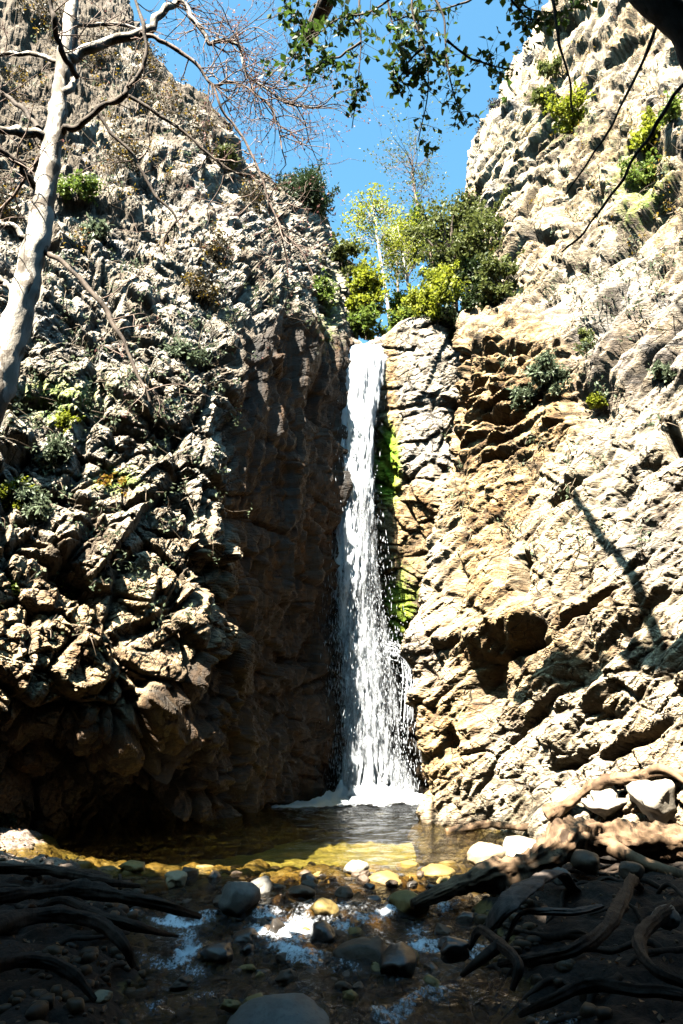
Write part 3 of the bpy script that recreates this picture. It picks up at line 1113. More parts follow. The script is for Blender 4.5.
# px, py of the centre, level of its middle, half width in px, half height in px, material, angular, label
stones = [
    (133, 866, .05, 17, 6, 'stone_moss', .6, "small yellow-green angular rock standing in the left of the pool"),
    (177, 880, .02, 13, 8, 'stone_tan', .7, "bright tan pointed rock right of the yellow-green pool rock"),
    (240, 898, -.02, 24, 20, 'stone_grey', .5, "pale grey boulder at the head of the stream cascade"),
    (262, 886, -.02, 14, 9, 'stone_grey', .4, "grey stone tucked behind the pale grey cascade boulder"),
    (357, 869, .04, 12, 8, 'stone_pale', .2, "small round white stone at the near edge of the pool"),
    (385, 882, -.06, 22, 9, 'stone_moss', .3, "low amber stone just right of the round white stone"),
    (408, 866, -.03, 14, 6, 'stone_moss', .3, "olive stone breaking the pool surface near the right bank"),
    (325, 909, -.08, 17, 9, 'stone_moss', .35, "mossy olive stone above the white cascade"),
    (408, 905, -.10, 20, 14, 'stone_moss', .35, "mossy brown stone beside the left end of the long log"),
    (360, 957, -.26, 31, 19, 'stone_brown', .3, "big smooth dark boulder in the middle of the stream"),
    (277, 930, -.18, 10, 11, 'stone_wet', .4, "small dark stone splitting the white cascade"),
    (247, 938, -.22, 16, 9, 'stone_wet', .4, "flat wet stone left of the white cascade"),
    (322, 935, -.18, 18, 13, 'stone_wet', .4, "black wet stone right of the white cascade"),
    (278, 1018, -.42, 58, 17, 'stone_grey', .3, "large flat grey boulder at the very front of the stream"),
    (335, 985, -.36, 15, 7, 'stone_brown', .4, "low brown stone below the big smooth boulder"),
    (400, 960, -.22, 24, 14, 'stone_wet', .4, "dark wet stone right of the big smooth boulder"),
    (218, 952, -.24, 19, 10, 'stone_wet', .4, "dark wet stone at the left edge of the stream"),
    (103, 997, -.10, 12, 6, 'stone_tan', .3, "small tan stone lying on the dark left bank"),
    (205, 868, -.03, 8, 4, 'stone_moss', .5, "tiny ochre rock between the pool and the cascade"),
    (488, 855, .12, 24, 13, 'stone_tan', .35, "rounded tan boulder at the right edge of the pool"),
    (524, 851, .18, 30, 15, 'stone_pale', .35, "sunlit whitish boulder behind the long log"),
    (586, 862, .25, 16, 12, 'stone_brown', .2, "round brown stone under the long log"),
    (561, 878, .18, 11, 8, 'stone_grey', .3, "bluish grey stone under the long log"),
    (632, 870, .28, 15, 9, 'stone_brown', .3, "brown stone under the right end of the log"),
    (438, 873, .0, 20, 8, 'stone_moss', .3, "flat amber stone in the shallows by the right bank"),
    (345, 893, -.06, 12, 6, 'stone_brown', .3, "small brown stone in the riffle below the white stone"),
    (300, 893, -.05, 15, 7, 'stone_brown', .3, "low brown stone at the lip of the pool"),
    (454, 950, -.05, 18, 12, 'stone_wet', .4, "dark stone among roots on the right bank"),
    (668, 918, .22, 16, 11, 'stone_grey', .4, "dull grey stone on the shaded right bank"),
    (602, 803, .45, 26, 17, 'stone_pale', .95, "white block at the cliff foot under the arched root"),
    (655, 800, .45, 30, 22, 'stone_pale', .95, "large white block at the cliff foot behind the log"),
]
for k, (px, py, z, hw, hh, mt, ang, lab) in enumerate(stones):
    p = onz(px, py, z)
    s = pxsize(1, p[1], p[2])
    if py < 815:
        dc = cast(px, py)[0][1] - .12
        p = at(px, py, dc)
        s = pxsize(1, dc, .5)
    stone("boulder", p, (hw * s, hw * s * .85, hh * s * 1.05), mt, lab, 100 + k * 7, angular=ang, rz=.7 * k,
          cat="stone" if hw < 15 else "boulder", group="stones in the stream and on its banks")


def riffle_stones():
    rng = np.random.default_rng(91)
    k = 0
    for px, py in [(rng.normal(300, 85), 872 + 145 * rng.random() ** 1.3) for _ in range(150)]:
        z = -.2
        for _ in range(12):
            p = onz(px, py, z)
            z = .5 * z + .5 * float(water_z(p[1]))
        if abs(p[0] - channel(p[1])) > 1.75:
            continue
        r = rng.uniform(.05, .13)
        stone("stone", (p[0], p[1], z + rng.uniform(-.07, .02)), (r, r * rng.uniform(.6, .95), r * rng.uniform(.5, .8)), ('stone_wet', 'stone_brown', 'stone_moss', 'stone_brown')[k % 4],
              "small wet stone among the riffles of the stream", 900 + k, cat="stone", group="small wet stones in the riffles", angular=.7, rz=k)
        k += 1


riffle_stones()


def build_pebbles():
    rng = np.random.default_rng(3)
    V, Fc = ICO2
    mb, mb2 = MB(), MB()
    cnt = 0
    while cnt < 2600:
        if cnt < 1900:
            x, y = rng.uniform(-2.6, 1.9), rng.uniform(5.2, 12.5)
        else:
            x, y = rng.uniform(-6, 6), rng.uniform(5, 13)
        z = float(ground_z(np.array([x]), np.array([y]))[0])
        s = (.02 + .085 * rng.random() ** 2.2) if cnt < 1900 else .012 + .035 * rng.random() ** 2
        sh = np.array([1, .6 + .5 * rng.random(), .45 + .35 * rng.random()]) * s
        a = rng.random() * 6.28
        P = V * (1 + .22 * fbm(V * 1.3 + cnt, 2, cnt % 50))[:, None] * sh
        lim = .55 + .3 * rng.random(3)
        P = np.clip(P, -lim * sh, lim * sh * 1.3)
        c, s_ = math.cos(a), math.sin(a)
        P = np.c_[P[:, 0] * c - P[:, 1] * s_, P[:, 0] * s_ + P[:, 1] * c, P[:, 2]] + np.array([x, y, z + sh[2] * (.1 if abs(x - channel(y)) > 1.5 else .4)])
        mb.add(P, Fc)
        cnt += 1
    tag(mb.build("pebbles", M['pebble']), "brown pebbles covering the stream bed and shore", kind="stuff")
    am = MB()
    for k in range(420):
        y = rng.uniform(9.7, 13.5)
        x = rng.uniform(-3.4 - .3 * (y - 10), 2.2)
        z = float(ground_z(np.array([x]), np.array([y]))[0])
        if z > -.04:
            continue
        s = rng.uniform(.06, .19)
        sh = np.array([1, rng.uniform(.6, 1), rng.uniform(.4, .7)]) * s
        P = V * (1 + .3 * fbm(V * 1.3 + k, 2, k % 40))[:, None] * sh
        am.add(P + np.array([x, y, min(z + sh[2] * .3, -.02 - sh[2] * .5)]), Fc)
    tag(am.build("submerged_stones", M['amber']), "amber stones under the clear pool water", kind="stuff")
    # fallen leaves on the banks
    n = 2600
    x, y = rng.uniform(-5.5, 5.5, n), rng.uniform(5.5, 12.5, n)
    z = ground_z(x, y)
    x[:900], y[:900] = rng.uniform(-7.5, -3.0, 900), rng.uniform(10.2, 13.6, 900)
    z = ground_z(x, y)
    ok = z > water_z(y) + .03
    leaves(mb2, np.c_[x, y, z + .02][ok], .035, rng, up=2.0, long=1.5)
    tag(mb2.build("fallen_leaves", M['litter'], shade=False), "brown leaf litter on both banks", kind="stuff")


build_pebbles()

# ------------------------------------------------------------------ logs and roots


def wood(name, pts, rad_px, material, label, cat, seed, sides=36, flat=1.0, groove=.30, rough=.20, group=None, per=10, branches=()):
    lv = (lambda p: at(*p) if p[2] > 3 else onz(*p))
    P = [lv(p) for p in pts]
    R = [pxsize(r * (.62 if group and material == 'root' else 1), p[1], 0.3) for r, p in zip(rad_px, P)]
    if group:      # the root comes up out of the soil
        P = [P[0] + (P[0] - P[1]) * .7 - np.array([0, 0, .22])] + P
        R = [R[0] * .75] + R
    mb = MB()
    tube(mb, P, R, sides=sides, per=per, rough=rough, seed=seed, flat=flat, groove=groove)
    o = mb.build(name, M[material])
    tag(o, label, cat, group)
    for bp, br in branches:
        mb = MB()
        tube(mb, [lv(p) for p in bp], [pxsize(r, lv(p)[1], .3) for r, p in zip(br, bp)], sides=12, per=6, rough=.15, seed=seed + 3, groove=.12)
        mb.build("side_root", M[material], o)
    return o


wood("fallen_log", [(790, 842, 10.2), (683, 840, 10.1), (625, 840, 9.9), (588, 836, 9.7), (566, 838, 9.5), (545, 855, 9.3), (515, 868, 9.0), (480, 878, 8.8), (448, 890, 8.6), (412, 905, 8.4)],
     [16, 15, 14, 17, 19, 17, 14, 12, 9, 5], 'driftwood', "long bent dark log lying across the right bank to the stream", "log", 3, sides=40, per=16,
     branches=[([(560, 845, 9.5), (545, 872, 9.2), (520, 890, 9.0), (498, 915, 8.9)], [11, 10, 8, 4]),
               ([(600, 842, 9.7), (640, 862, 9.5), (690, 880, 9.4)], [8, 7, 6])])


def against(pts, off=.15):
    """points lying against the cliff foot"""
    d = [cast(*p)[0][1] - off for p in pts]
    d = [sum(d[max(0, k - 1):k + 2]) / len(d[max(0, k - 1):k + 2]) for k in range(len(d))]
    return [(p[0], p[1], x) for p, x in zip(pts, d)]


arch = against([(547, 815), (562, 806), (578, 797), (592, 786), (612, 779), (640, 777), (660, 772), (682, 774)])
wood("root", arch + [(720, 778, arch[-1][2] - .3)], [9, 6, 5, 6, 6, 6, 5, 5, 5], 'driftwood', "reddish arched root climbing over white rocks at the cliff foot", "root", 8, sides=20,
     branches=[([arch[5], (662, 768, arch[6][2] - .1), (690, 785, arch[7][2] - .1)], [4, 4, 3])])
wood("driftwood", against([(446, 832), (468, 828), (492, 824), (520, 828), (545, 822)]), [4, 5, 4, 4, 3], 'driftwood', "low driftwood strip along the water at the right cliff foot", "driftwood", 12, sides=14)
bank_roots = "gnarled roots on the shaded banks"
wood("root", [(558, 873, .30), (535, 882, .32), (515, 898, .28), (498, 914, .18), (488, 926, .02)], [9, 14, 16, 12, 5], 'grey_wood', "flat grey split root leaning below the log", "root", 15, flat=.35, group=bank_roots, groove=.2)
wood("root", [(520, 915, .10), (545, 912, .16), (575, 912, .16), (602, 906, .14)], [5, 9, 8, 4], 'grey_wood', "curved grey slab of root lying flat beneath the log", "root", 17, flat=.45, group=bank_roots)
wood("root", [(632, 880, .30), (622, 905, .28), (605, 930, .24), (575, 950, .20), (540, 958, .12), (500, 964, -.06)], [9, 11, 12, 11, 9, 6], 'root', "thick dark root curving down the right bank", "root", 19, group=bank_roots)
wood("root", [(710, 900, .24), (662, 915, .26), (640, 938, .24), (652, 968, .20), (700, 990, .12)], [8, 11, 10, 9, 8], 'root', "looping dark root at the right edge of the bank", "root", 21, group=bank_roots)
wood("root", [(480, 930, .05), (500, 945, .12), (518, 964, .10), (512, 990, -.05)], [6, 8, 7, 4], 'root', "short forked root above the stream on the right bank", "root", 23, group=bank_roots, branches=[([(500, 945, .12), (478, 962, .02), (462, 975, -.1)], [6, 5, 3])])
wood("root", [(690, 1000, .14), (630, 990, .16), (590, 985, .14), (550, 1000, .08), (520, 1015, -.1)], [9, 10, 9, 8, 5], 'root', "lowest dark root crossing the bottom right bank", "root", 33, group=bank_roots)
wood("root", [(-30, 905, .20), (30, 893, .24), (80, 890, .22), (125, 897, .20), (165, 906, .14), (200, 917, -.02)], [12, 11, 12, 10, 8, 4], 'root', "long dark root reaching along the left bank to the stream", "root", 25, group=bank_roots)
wood("root", [(-20, 935, .22), (40, 915, .26), (90, 920, .24), (120, 940, .18), (134, 966, .0)], [14, 13, 12, 9, 5], 'root', "thick dark root bending downward on the left bank", "root", 27, group=bank_roots)
wood("root", [(60, 900, .22), (100, 915, .20), (142, 928, .12), (178, 936, -.05)], [6, 8, 7, 3], 'root', "slender root between the two long left bank roots", "root", 29, group=bank_roots)
wood("root", [(-20, 870, .20), (25, 868, .22), (60, 872, .20), (95, 880, .16), (140, 886, .06)], [8, 8, 9, 7, 3], 'root', "upper brown root at the sunlit edge of the left bank", "root", 31, group=bank_roots)
wood("root", [(-20, 975, .20), (30, 960, .22), (70, 972, .16), (95, 1000, .02)], [14, 12, 10, 5], 'root', "lowest dark root in the bottom left corner", "root", 35, group=bank_roots)


def thin_roots():
    rng = np.random.default_rng(55)
    for side, lab, n in ((-1, "thin root in the tangle on the shaded left bank", 22), (1, "thin root in the tangle on the shaded right bank", 26)):
        for k in range(n):
            if side < 0:
                x, y, a = rng.uniform(-4.2, -1.6), rng.uniform(6.6, 9.8), rng.normal(.1, .7)
            else:
                x, y, a = rng.uniform(1.2, 4.2), rng.uniform(6.4, 9.6), math.pi + rng.normal(-.2, .8)
            pts, m = [], rng.integers(5, 8)
            for q in range(m):
                z = float(ground_z(np.array([x]), np.array([y]))[0])
                pts.append([x, y, z + (.07 * rng.random() if 0 < q < m - 1 else -.06)])
                a += rng.normal(0, .45)
                st = rng.uniform(.14, .30)
                x, y = x + math.cos(a) * st, y + math.sin(a) * st
            r = rng.uniform(.018, .045)
            mb = MB()
            tube(mb, pts, np.linspace(r, r * .4, m), sides=9, per=6, rough=.25, seed=k, groove=.25)
            tag(mb.build("thin_root", M['root']), lab, "root", "thin roots tangled on the banks")


thin_roots()

# ------------------------------------------------------------------ the white tree on the left
D0 = 7.0


def tp(px, py, d=D0):
    return at(px, py, d)


def limb(root, pts, rad, material, seed, d=D0, dz=0.0, name="branch", sides=9, rough=.06):
    """one limb from pixel points; the distance drifts by dz along it"""
    n = len(pts)
    P = [at(p[0], p[1], d + dz * k / max(1, n - 1)) for k, p in enumerate(pts)]
    R = [pxsize(r * .5, d, 6) for r in rad] if len(rad) == n else list(np.interp(np.arange(n), [0, n - 1], [pxsize(rad[0] * .5, d, 6), pxsize(rad[-1] * .5, d, 6)]))
    # crooked growth: small kinks between the main bends
    t = np.linspace(0, n - 1, (n - 1) * 3 + 1)
    C, Rr = crom(np.array(P), t), np.interp(t, np.arange(n), R)
    rk = np.random.default_rng(seed)
    C[1:-1] += rk.normal(size=(len(C) - 2, 3)) * (Rr[1:-1] * .38)[:, None]
    mb = MB()
    tube(mb, C, Rr * (1 + .10 * rk.normal(size=len(Rr))), sides=sides, per=3, rough=rough, seed=seed)
    mb.build(name, M[material], root)
    return np.array(P), np.array(R)


def build_sycamore():
    base = at(-150, 760, 6.6)
    base[2] = .1
    root = empty("sycamore_tree", base, "white barked leafless tree leaning in from the left edge", "tree")
    trunk = [(-150, 905), (-120, 700), (-70, 540), (-18, 420), (8, 345), (30, 270), (46, 190), (56, 120), (64, 60), (73, 0), (84, -70), (90, -160)]
    P = [at(p[0], p[1], 6.6 + .4 * min(1, k / 4)) for k, p in enumerate(trunk)]
    P[0] = np.array([P[1][0] - .25, 6.55, -.2])
    R = [pxsize(r * .5, 7, 5) for r in (46, 46, 44, 38, 32, 26, 23, 20, 17, 14, 11, 7)]
    mb = MB()
    tube(mb, P, R, sides=26, per=14, rough=.17, seed=2)
    mb.build("trunk", M['white_bark'], root)
    rng = np.random.default_rng(21)
    B = [
        ([(62, 60), (75, 54), (105, 43), (140, 33), (158, 20), (170, 3), (183, 4), (197, 22), (210, 43), (226, 40), (240, 50), (247, 75), (262, 85), (290, 104), (325, 108)], [12, 11, 10, 10, 9, 8, 6, 5, 4.5, 4, 4, 3.5, 3, 2.2, 1.2], 'white_bark', .6),
        ([(140, 33), (160, 41), (180, 52), (200, 68), (213, 85), (235, 82), (260, 97), (275, 115), (282, 150)], [6, 5, 4.5, 4, 3.5, 3, 2.5, 2, 1.2], 'twig_bark', .5),
        ([(213, 85), (222, 110), (238, 130), (256, 163), (268, 198), (286, 236), (306, 256)], [3, 3, 3, 2.6, 2.2, 1.8, 1], 'twig_bark', .6),
        ([(58, 133), (72, 128), (90, 118), (108, 104), (124, 94), (138, 75), (146, 52), (143, 25), (128, -20)], [8, 7, 6.5, 6, 6, 5, 4.5, 4, 3], 'dark_bark', -.5),
        ([(124, 94), (150, 109), (178, 128), (203, 148), (226, 168), (244, 176)], [4, 4, 3.6, 3.2, 2.6, 1.4], 'dark_bark', .3),
        ([(98, 112), (110, 132), (130, 150), (142, 172), (158, 198), (176, 219), (165, 236), (164, 258)], [4, 4, 3.8, 3.5, 3, 2.8, 2, 1.2], 'dark_bark', .4),
        ([(45, 252), (60, 260), (78, 277), (100, 302), (118, 332), (132, 362), (150, 402)], [6, 5.5, 5, 4.6, 4.2, 3.6, 2.4], 'dark_bark', -.3),
        ([(60, 62), (42, 56), (20, 53), (-5, 54), (-50, 48)], [6, 5, 5, 4.5, 4], 'white_bark', .3),
        ([(50, 140), (36, 134), (15, 131), (-10, 128), (-60, 120)], [10, 9, 9, 8, 7], 'white_bark', -.4),
        ([(42, 196), (30, 178), (14, 160), (-6, 148), (-50, 120)], [8, 7, 6, 6, 5], 'dark_bark', -.6),
        ([(38, 128), (26, 112), (12, 99), (-4, 90), (-40, 60)], [5, 5, 5, 4, 4], 'dark_bark', .5),
        ([(78, 78), (66, 58), (57, 35), (52, 8), (46, -40)], [7, 6.5, 6, 5.5, 5], 'dark_bark', -.7),
        ([(34, 245), (22, 236), (5, 226), (-20, 222), (-60, 215)], [7, 7, 7, 6, 6], 'white_bark', -.2),
        ([(14, 292), (4, 284), (-12, 280), (-50, 276)], [7, 6, 6, 5], 'white_bark', .1),
        ([(50, 150), (38, 160), (24, 182), (8, 202), (-20, 225)], [5, 4.5, 4, 4, 3.5], 'twig_bark', .3),
        ([(60, 100), (72, 85), (74, 65), (77, 30), (74, -10)], [8, 7, 6, 5, 4], 'white_bark', .2),
        ([(67, 30), (90, 24), (118, 25), (142, 31)], [4, 4, 4, 3], 'white_bark', .4),
    ]
    ends = []
    for k, (pts, rad, mt, dz) in enumerate(B):
        Pk, Rk = limb(root, pts, rad, mt, 40 + k, dz=dz)
        ends.append((Pk, Rk, k))
    tw, bd = MB(), MB()
    buds = []
    for Pk, Rk, k in ends:
        sky = k in (0, 1, 2)
        n0 = {0: 62, 1: 34, 2: 14}.get(k, 8)
        for j in range(n0):
            t = rng.uniform(.35 if k == 0 else .3, 1) * (len(Pk) - 1)
            p = crom(Pk, np.array([t]))[0]
            tang = crom(Pk, np.array([min(t + .3, len(Pk) - 1)]))[0] - crom(Pk, np.array([t - .3]))[0]
            tang /= np.linalg.norm(tang) + 1e-9
            dirv = tang * .5 + rng.normal(size=3) * np.array([.7, .5, .7]) + np.array([.35, 0, .12 if sky else 0])
            tips = []
            grow(tw, p, dirv, rng.uniform(.35, .95) * (1.0 if sky else .8), min(.011, pxsize(.9, 7, 6)), 2 if sky else 1, rng, tips, wob=.5, droop=.12, nchild=(2, 3), spread=.7, sides=4)
            if sky or rng.random() < .3:
                buds += [q[0] for q in tips if q[2] == 0 and rng.random() < .55]
    tw.build("crown", M['twig_bark'], root)
    leaves(bd, np.array(buds), .02, rng, up=0, long=1.5, down=.5)
    bd.build("buds", M['bud'], root, shade=False)


build_sycamore()

# ------------------------------------------------------------------ alder leaning over from the right: trunk, limbs, hanging leafy shoots
def build_alder():
    base = np.array([6.2, 2.2, .6])
    root = empty("alder_tree", base, "dark leaning tree hanging leafy shoots across the top of the picture", "tree")
    dd = 4.6
    trunkP = [base + [0, 0, -.3], base + [-.1, .4, 1.8], base + [-.7, 1.1, 4.0], at(760, 95, dd), at(683, 26, dd), at(640, -12, dd), at(560, -95, dd), at(470, -150, dd + .1), at(380, -150, dd + .3)]
    R = [.30, .27, .24, pxsize(21, dd, 7), pxsize(17, dd, 7), pxsize(15, dd, 7), pxsize(12, dd, 7), pxsize(9, dd, 7), pxsize(5, dd, 7)]
    mb = MB()
    tube(mb, trunkP, R, sides=22, per=12, rough=.10, seed=6)
    mb.build("trunk", M['dark_bark'], root)
    rng = np.random.default_rng(8)

    def shoot(pts, r0, r1, d, dz=0.0, name="branch", mtl='dark_bark'):
        return limb(root, pts, [r0, r1], mtl, int(rng.integers(100)), d=d, dz=dz, name=name, sides=7)
    # bare sticks over the right cliff
    shoot([(700, 10), (668, 8), (655, 32), (636, 76), (612, 124), (594, 153), (566, 194)], 5, 2, 4.7, .4)
    shoot([(760, 90), (715, 62), (684, 84), (657, 124), (640, 150), (612, 194), (582, 234), (562, 252)], 6, 2, 4.7, .5)
    shoot([(560, -90), (548, -40), (554, 5), (560, 45), (569, 78), (573, 112)], 5, 2, 4.6, .3)
    # leafy shoots
    hang = [
        [(560, -92), (520, -40), (505, -15), (528, 8), (560, 12), (585, 2)],
        [(470, -148), (440, -60), (412, 0), (424, 48), (428, 92), (418, 142)],
        [(440, -70), (430, -20), (444, 20), (447, 62), (456, 100), (466, 126)],
        [(447, 40), (470, 58), (492, 66), (514, 70)],
        [(380, -150), (372, -60), (360, -5), (361, 42), (358, 78), (352, 128)],
        [(380, -150), (345, -70), (322, -10), (308, 30), (296, 52), (278, 78)],
        [(505, -15), (478, -5), (450, 8), (420, 12), (392, 22)],
        [(430, -20), (400, -8), (370, 12), (340, 18), (318, 34)],
        [(424, 48), (408, 62), (398, 84)],
        [(345, -70), (300, -40), (290, 2), (300, 24)],
        [(361, 42), (340, 56), (322, 60), (312, 78)],
        [(505, -15), (515, 5), (532, 20), (540, 10)],
        [(372, -60), (385, -10), (395, 30), (410, 48)],
    ]
    lf, tw = MB(), MB()
    lp = []
    for k, h in enumerate(hang):
        d = 4.6 + .5 * rng.random()
        P, R_ = shoot(h, 3.2, 1.0, d, .3)
        for j in range(15 + 4 * len(h)):
            t = rng.uniform(.45, 1) * (len(P) - 1)
            p = crom(P, np.array([t]))[0]
            if p[2] - CAMZ > 1.6 * p[1]:
                continue
            tips = []
            grow(tw, p, rng.normal(size=3) * np.array([1, .7, .6]) + np.array([0, 0, -.25]), rng.uniform(.06, .22), .0035, 1 if rng.random() < .25 else 0, rng, tips, wob=.4, sides=3, segs=3)
            for q in tips:
                if rng.random() < .50:
                    lp.append(q[0])
    lp = np.array(lp)
    leaves(lf, lp, .050, rng, up=.3, long=1.35, down=.4)
    tw.build("twigs", M['dark_bark'], root)
    lf.build("crown", M['alder'], root, shade=False)
    # the high limbs whose shadows fall on the right cliff
    t = 11.4
    for line, r in (([(574, 497), (596, 524), (618, 556), (640, 592), (655, 626), (664, 664)], (.075, .11)), ([(515, 697), (545, 684), (575, 668), (602, 657), (640, 662), (664, 664), (720, 655), (790, 640)], (.11, .17))):
        P = []
        for px, py in line:
            c = cast(px, py)
            P.append(c[0] - S * t)
        P = np.array(P)
        P[1:-1] = (P[:-2] + P[1:-1] * 2 + P[2:]) / 4
        mb = MB()
        tube(mb, P, np.interp(np.arange(len(P)), [0, len(P) - 1], r), sides=9, per=5, rough=.05, seed=4)
        mb.build("branch", M['dark_bark'], root)
        endp = P[-1]
    mb = MB()
    tube(mb, [endp, endp * .6 + np.array(trunkP[3]) * .4 + [1.2, 0, 1.0], np.array(trunkP[3]) + [.6, -.2, .6], trunkP[2]], [.10, .13, .16, .2], sides=10, per=8, rough=.06, seed=9)
    mb.build("branch", M['dark_bark'], root)


build_alder()

# ------------------------------------------------------------------ trees and shrubs


def crown_points(center, rad, n, rng, clumps=16, inner=.25, flat=1.0):
    cs = []
    for k in range(clumps):
        v = rng.normal(size=3)
        v /= np.linalg.norm(v)
        v[2] = v[2] * flat
        cs.append(np.array(center) + v * np.array(rad) * rng.uniform(.4, 1.0))
    cs = np.array(cs)
    cr = rng.uniform(.28, .55, clumps) * min(rad) * 1.15
    k = rng.integers(0, clumps, n)
    v = rng.normal(size=(n, 3))
    v /= np.linalg.norm(v, axis=1)[:, None]
    return cs[k] + v * (cr[k] * rng.random(n) ** .6)[:, None], cs


def bushy(name, label, cat, base, center, rad, n, leaf, size, bark, seed, clumps=16, group=None, trunk_r=.05, twiggy=False, long=1.5, up=.4):
    rng = np.random.default_rng(seed)
    root = empty(name, base, label, cat, group)
    P, cs = crown_points(center, rad, n, rng, clumps)
    sprigs, SP = [], []
    for k in range(34):
        v = rng.normal(size=3) + np.array([0, 0, .5])
        v /= np.linalg.norm(v)
        c0 = cs[rng.integers(0, len(cs))]
        L = rng.uniform(.35, .8) * max(rad)
        tt = rng.random(int(n * .011) + 3)
        SP.append((c0, c0 + v * L))
        sprigs.append(c0 + v * L * tt[:, None] + rng.normal(0, .035 * max(rad) + .01, (len(tt), 3)))
    P = np.concatenate([P[: int(n * .72)]] + sprigs)
    mb = MB()
    leaves(mb, P, size * rng.uniform(.6, 1.4, len(P)), rng, up=up, long=long)
    mb.build("crown", M[leaf], root, shade=False)
    tm = MB()
    fork = np.array(base) * .55 + np.array(center) * .45
    tube(tm, [np.array(base) - [0, 0, .15], np.array(base) * .7 + np.array(center) * .3 + rng.normal(0, .03, 3), fork, np.array(center)], [trunk_r, trunk_r * .85, trunk_r * .75, trunk_r * .4], sides=8, per=4, rough=.1, seed=seed)
    for c in cs:
        a = fork + (np.array(center) - fork) * rng.random()
        tube(tm, [a, (a + c) / 2 + rng.normal(0, .06, 3) * max(rad), c], [trunk_r * .45, trunk_r * .3, trunk_r * .14], sides=5, per=3)
    for a, b in SP:
        tube(tm, [a, b], [trunk_r * .16, trunk_r * .06], sides=3, per=1)
    tm.build("trunk" if cat == "tree" else "stem", M[bark], root)
    return root


def dry_bush(label, base, nor, size, seed, group):
    rng = np.random.default_rng(seed)
    root = empty("dry_bush", base, label, "bush", group)
    st, lf, tl = MB(), MB(), []
    for k in range(14):
        d = nor * .7 + np.array([0, 0, .6]) + rng.normal(size=3) * .7
        tips = []
        grow(st, base + rng.normal(size=3) * size * .15, d, size * rng.uniform(.6, 1.2), .011, 2, rng, tips, wob=.6, droop=.1, nchild=(2, 3), spread=.8, sides=4)
        tl += [q[0] for q in tips]
    tl = np.array(tl)
    st.build("stem", M['dry'], root)
    q = np.repeat(tl[rng.random(len(tl)) < .16], 3, axis=0)
    leaves(lf, q + rng.normal(0, .05, q.shape), .05, rng)
    lf.build("crown", M['yellow'], root, shade=False)
    br = MB()
    q = np.repeat(tl[rng.random(len(tl)) < .5], 4, axis=0)
    leaves(br, q + rng.normal(0, .09, q.shape), .05, rng)
    br.build("withered_leaves", M['withered'], root, shade=False)


def bush_at(px, py, hw, hh, d, leaf, n, label, seed, name="shrub", cat="shrub", size=None, bark='dark_bark', group=None, base_py=None, clumps=14, trunk=None, long=1.5):
    c = at(px, py, d)
    s = pxsize(1, d, c[2])
    b = at(px, base_py if base_py else py + hh * .95, d)
    rad = (hw * s, hw * s * .8, hh * s)
    return bushy(name, label, cat, b, c, rad, n, leaf, size if size else s * 2.4, bark, seed, clumps=clumps, group=group, trunk_r=trunk if trunk else max(.012, .05 * hw * s), long=long)


# above the fall
bush_at(301, 196, 33, 30, 24.5, 'pine', 10000, "round dark pine on the ridge of the left cliff", 201, "pine_tree", "tree", size=.055, base_py=262, clumps=30, trunk=.09, long=3.0)
bush_at(348, 262, 17, 28, 24, 'olive', 2500, "olive bush in the notch right of the pine", 202, base_py=300)
bush_at(364, 296, 20, 28, 23, 'lime', 4200, "yellow-green bush left of the pale sapling above the fall", 203, base_py=335)
bush_at(366, 324, 20, 12, 22.4, 'green', 2200, "low green bush just above the lip of the waterfall", 213, base_py=336)
bush_at(455, 242, 46, 54, 20.8, 'olive', 9000, "large olive green shrub on the right shelf above the fall", 204, base_py=322, clumps=34, trunk=.12)
bush_at(438, 292, 28, 34, 20.0, 'lime', 6500, "bright yellow-green bush in front of the large olive shrub", 205, base_py=328, clumps=22, size=.07)
bush_at(478, 288, 28, 32, 20.3, 'dark', 5000, "dark green shrub at the right end of the shelf", 206, base_py=328, clumps=20)
bush_at(470, 316, 42, 12, 19.6, 'dark', 3000, "low dark thicket along the edge of the right shelf", 216, base_py=330, clumps=18)
bush_at(405, 322, 16, 12, 22, 'green', 1500, "low green bush at the right rim of the fall's lip", 217, base_py=334)
bush_at(405, 310, 16, 20, 26, 'green', 2500, "green bush behind the pale saplings", 207, base_py=335)
bush_at(408, 232, 24, 30, 27, 'green', 2600, "airy green young tree behind the large olive shrub", 214, "young_tree", "tree", base_py=325)
bush_at(500, 282, 20, 30, 18.9, 'olive', 2600, "airy olive bush at the foot of the right skyline slope", 218, base_py=318)
bush_at(504, 258, 14, 24, 20.8, 'sage', 1600, "grey green shrub against the right cliff beside the shelf", 215, base_py=300)
for k, (px, py, hw, hh, lab) in enumerate([(486, 132, 9, 11, "lower grey blue bush on the right skyline"), (500, 106, 10, 9, "upper grey blue bush on the right skyline"), (478, 152, 6, 7, "smallest grey blue bush on the right skyline"), (530, 60, 7, 9, "highest grey blue bush on the right skyline")]):
    bush_at(px, py, hw, hh, 25.2 if k != 3 else 24, 'grey_leaf', 900, lab, 220 + k, size=.06, group="bushes on the right skyline", base_py=py + hh + 8)


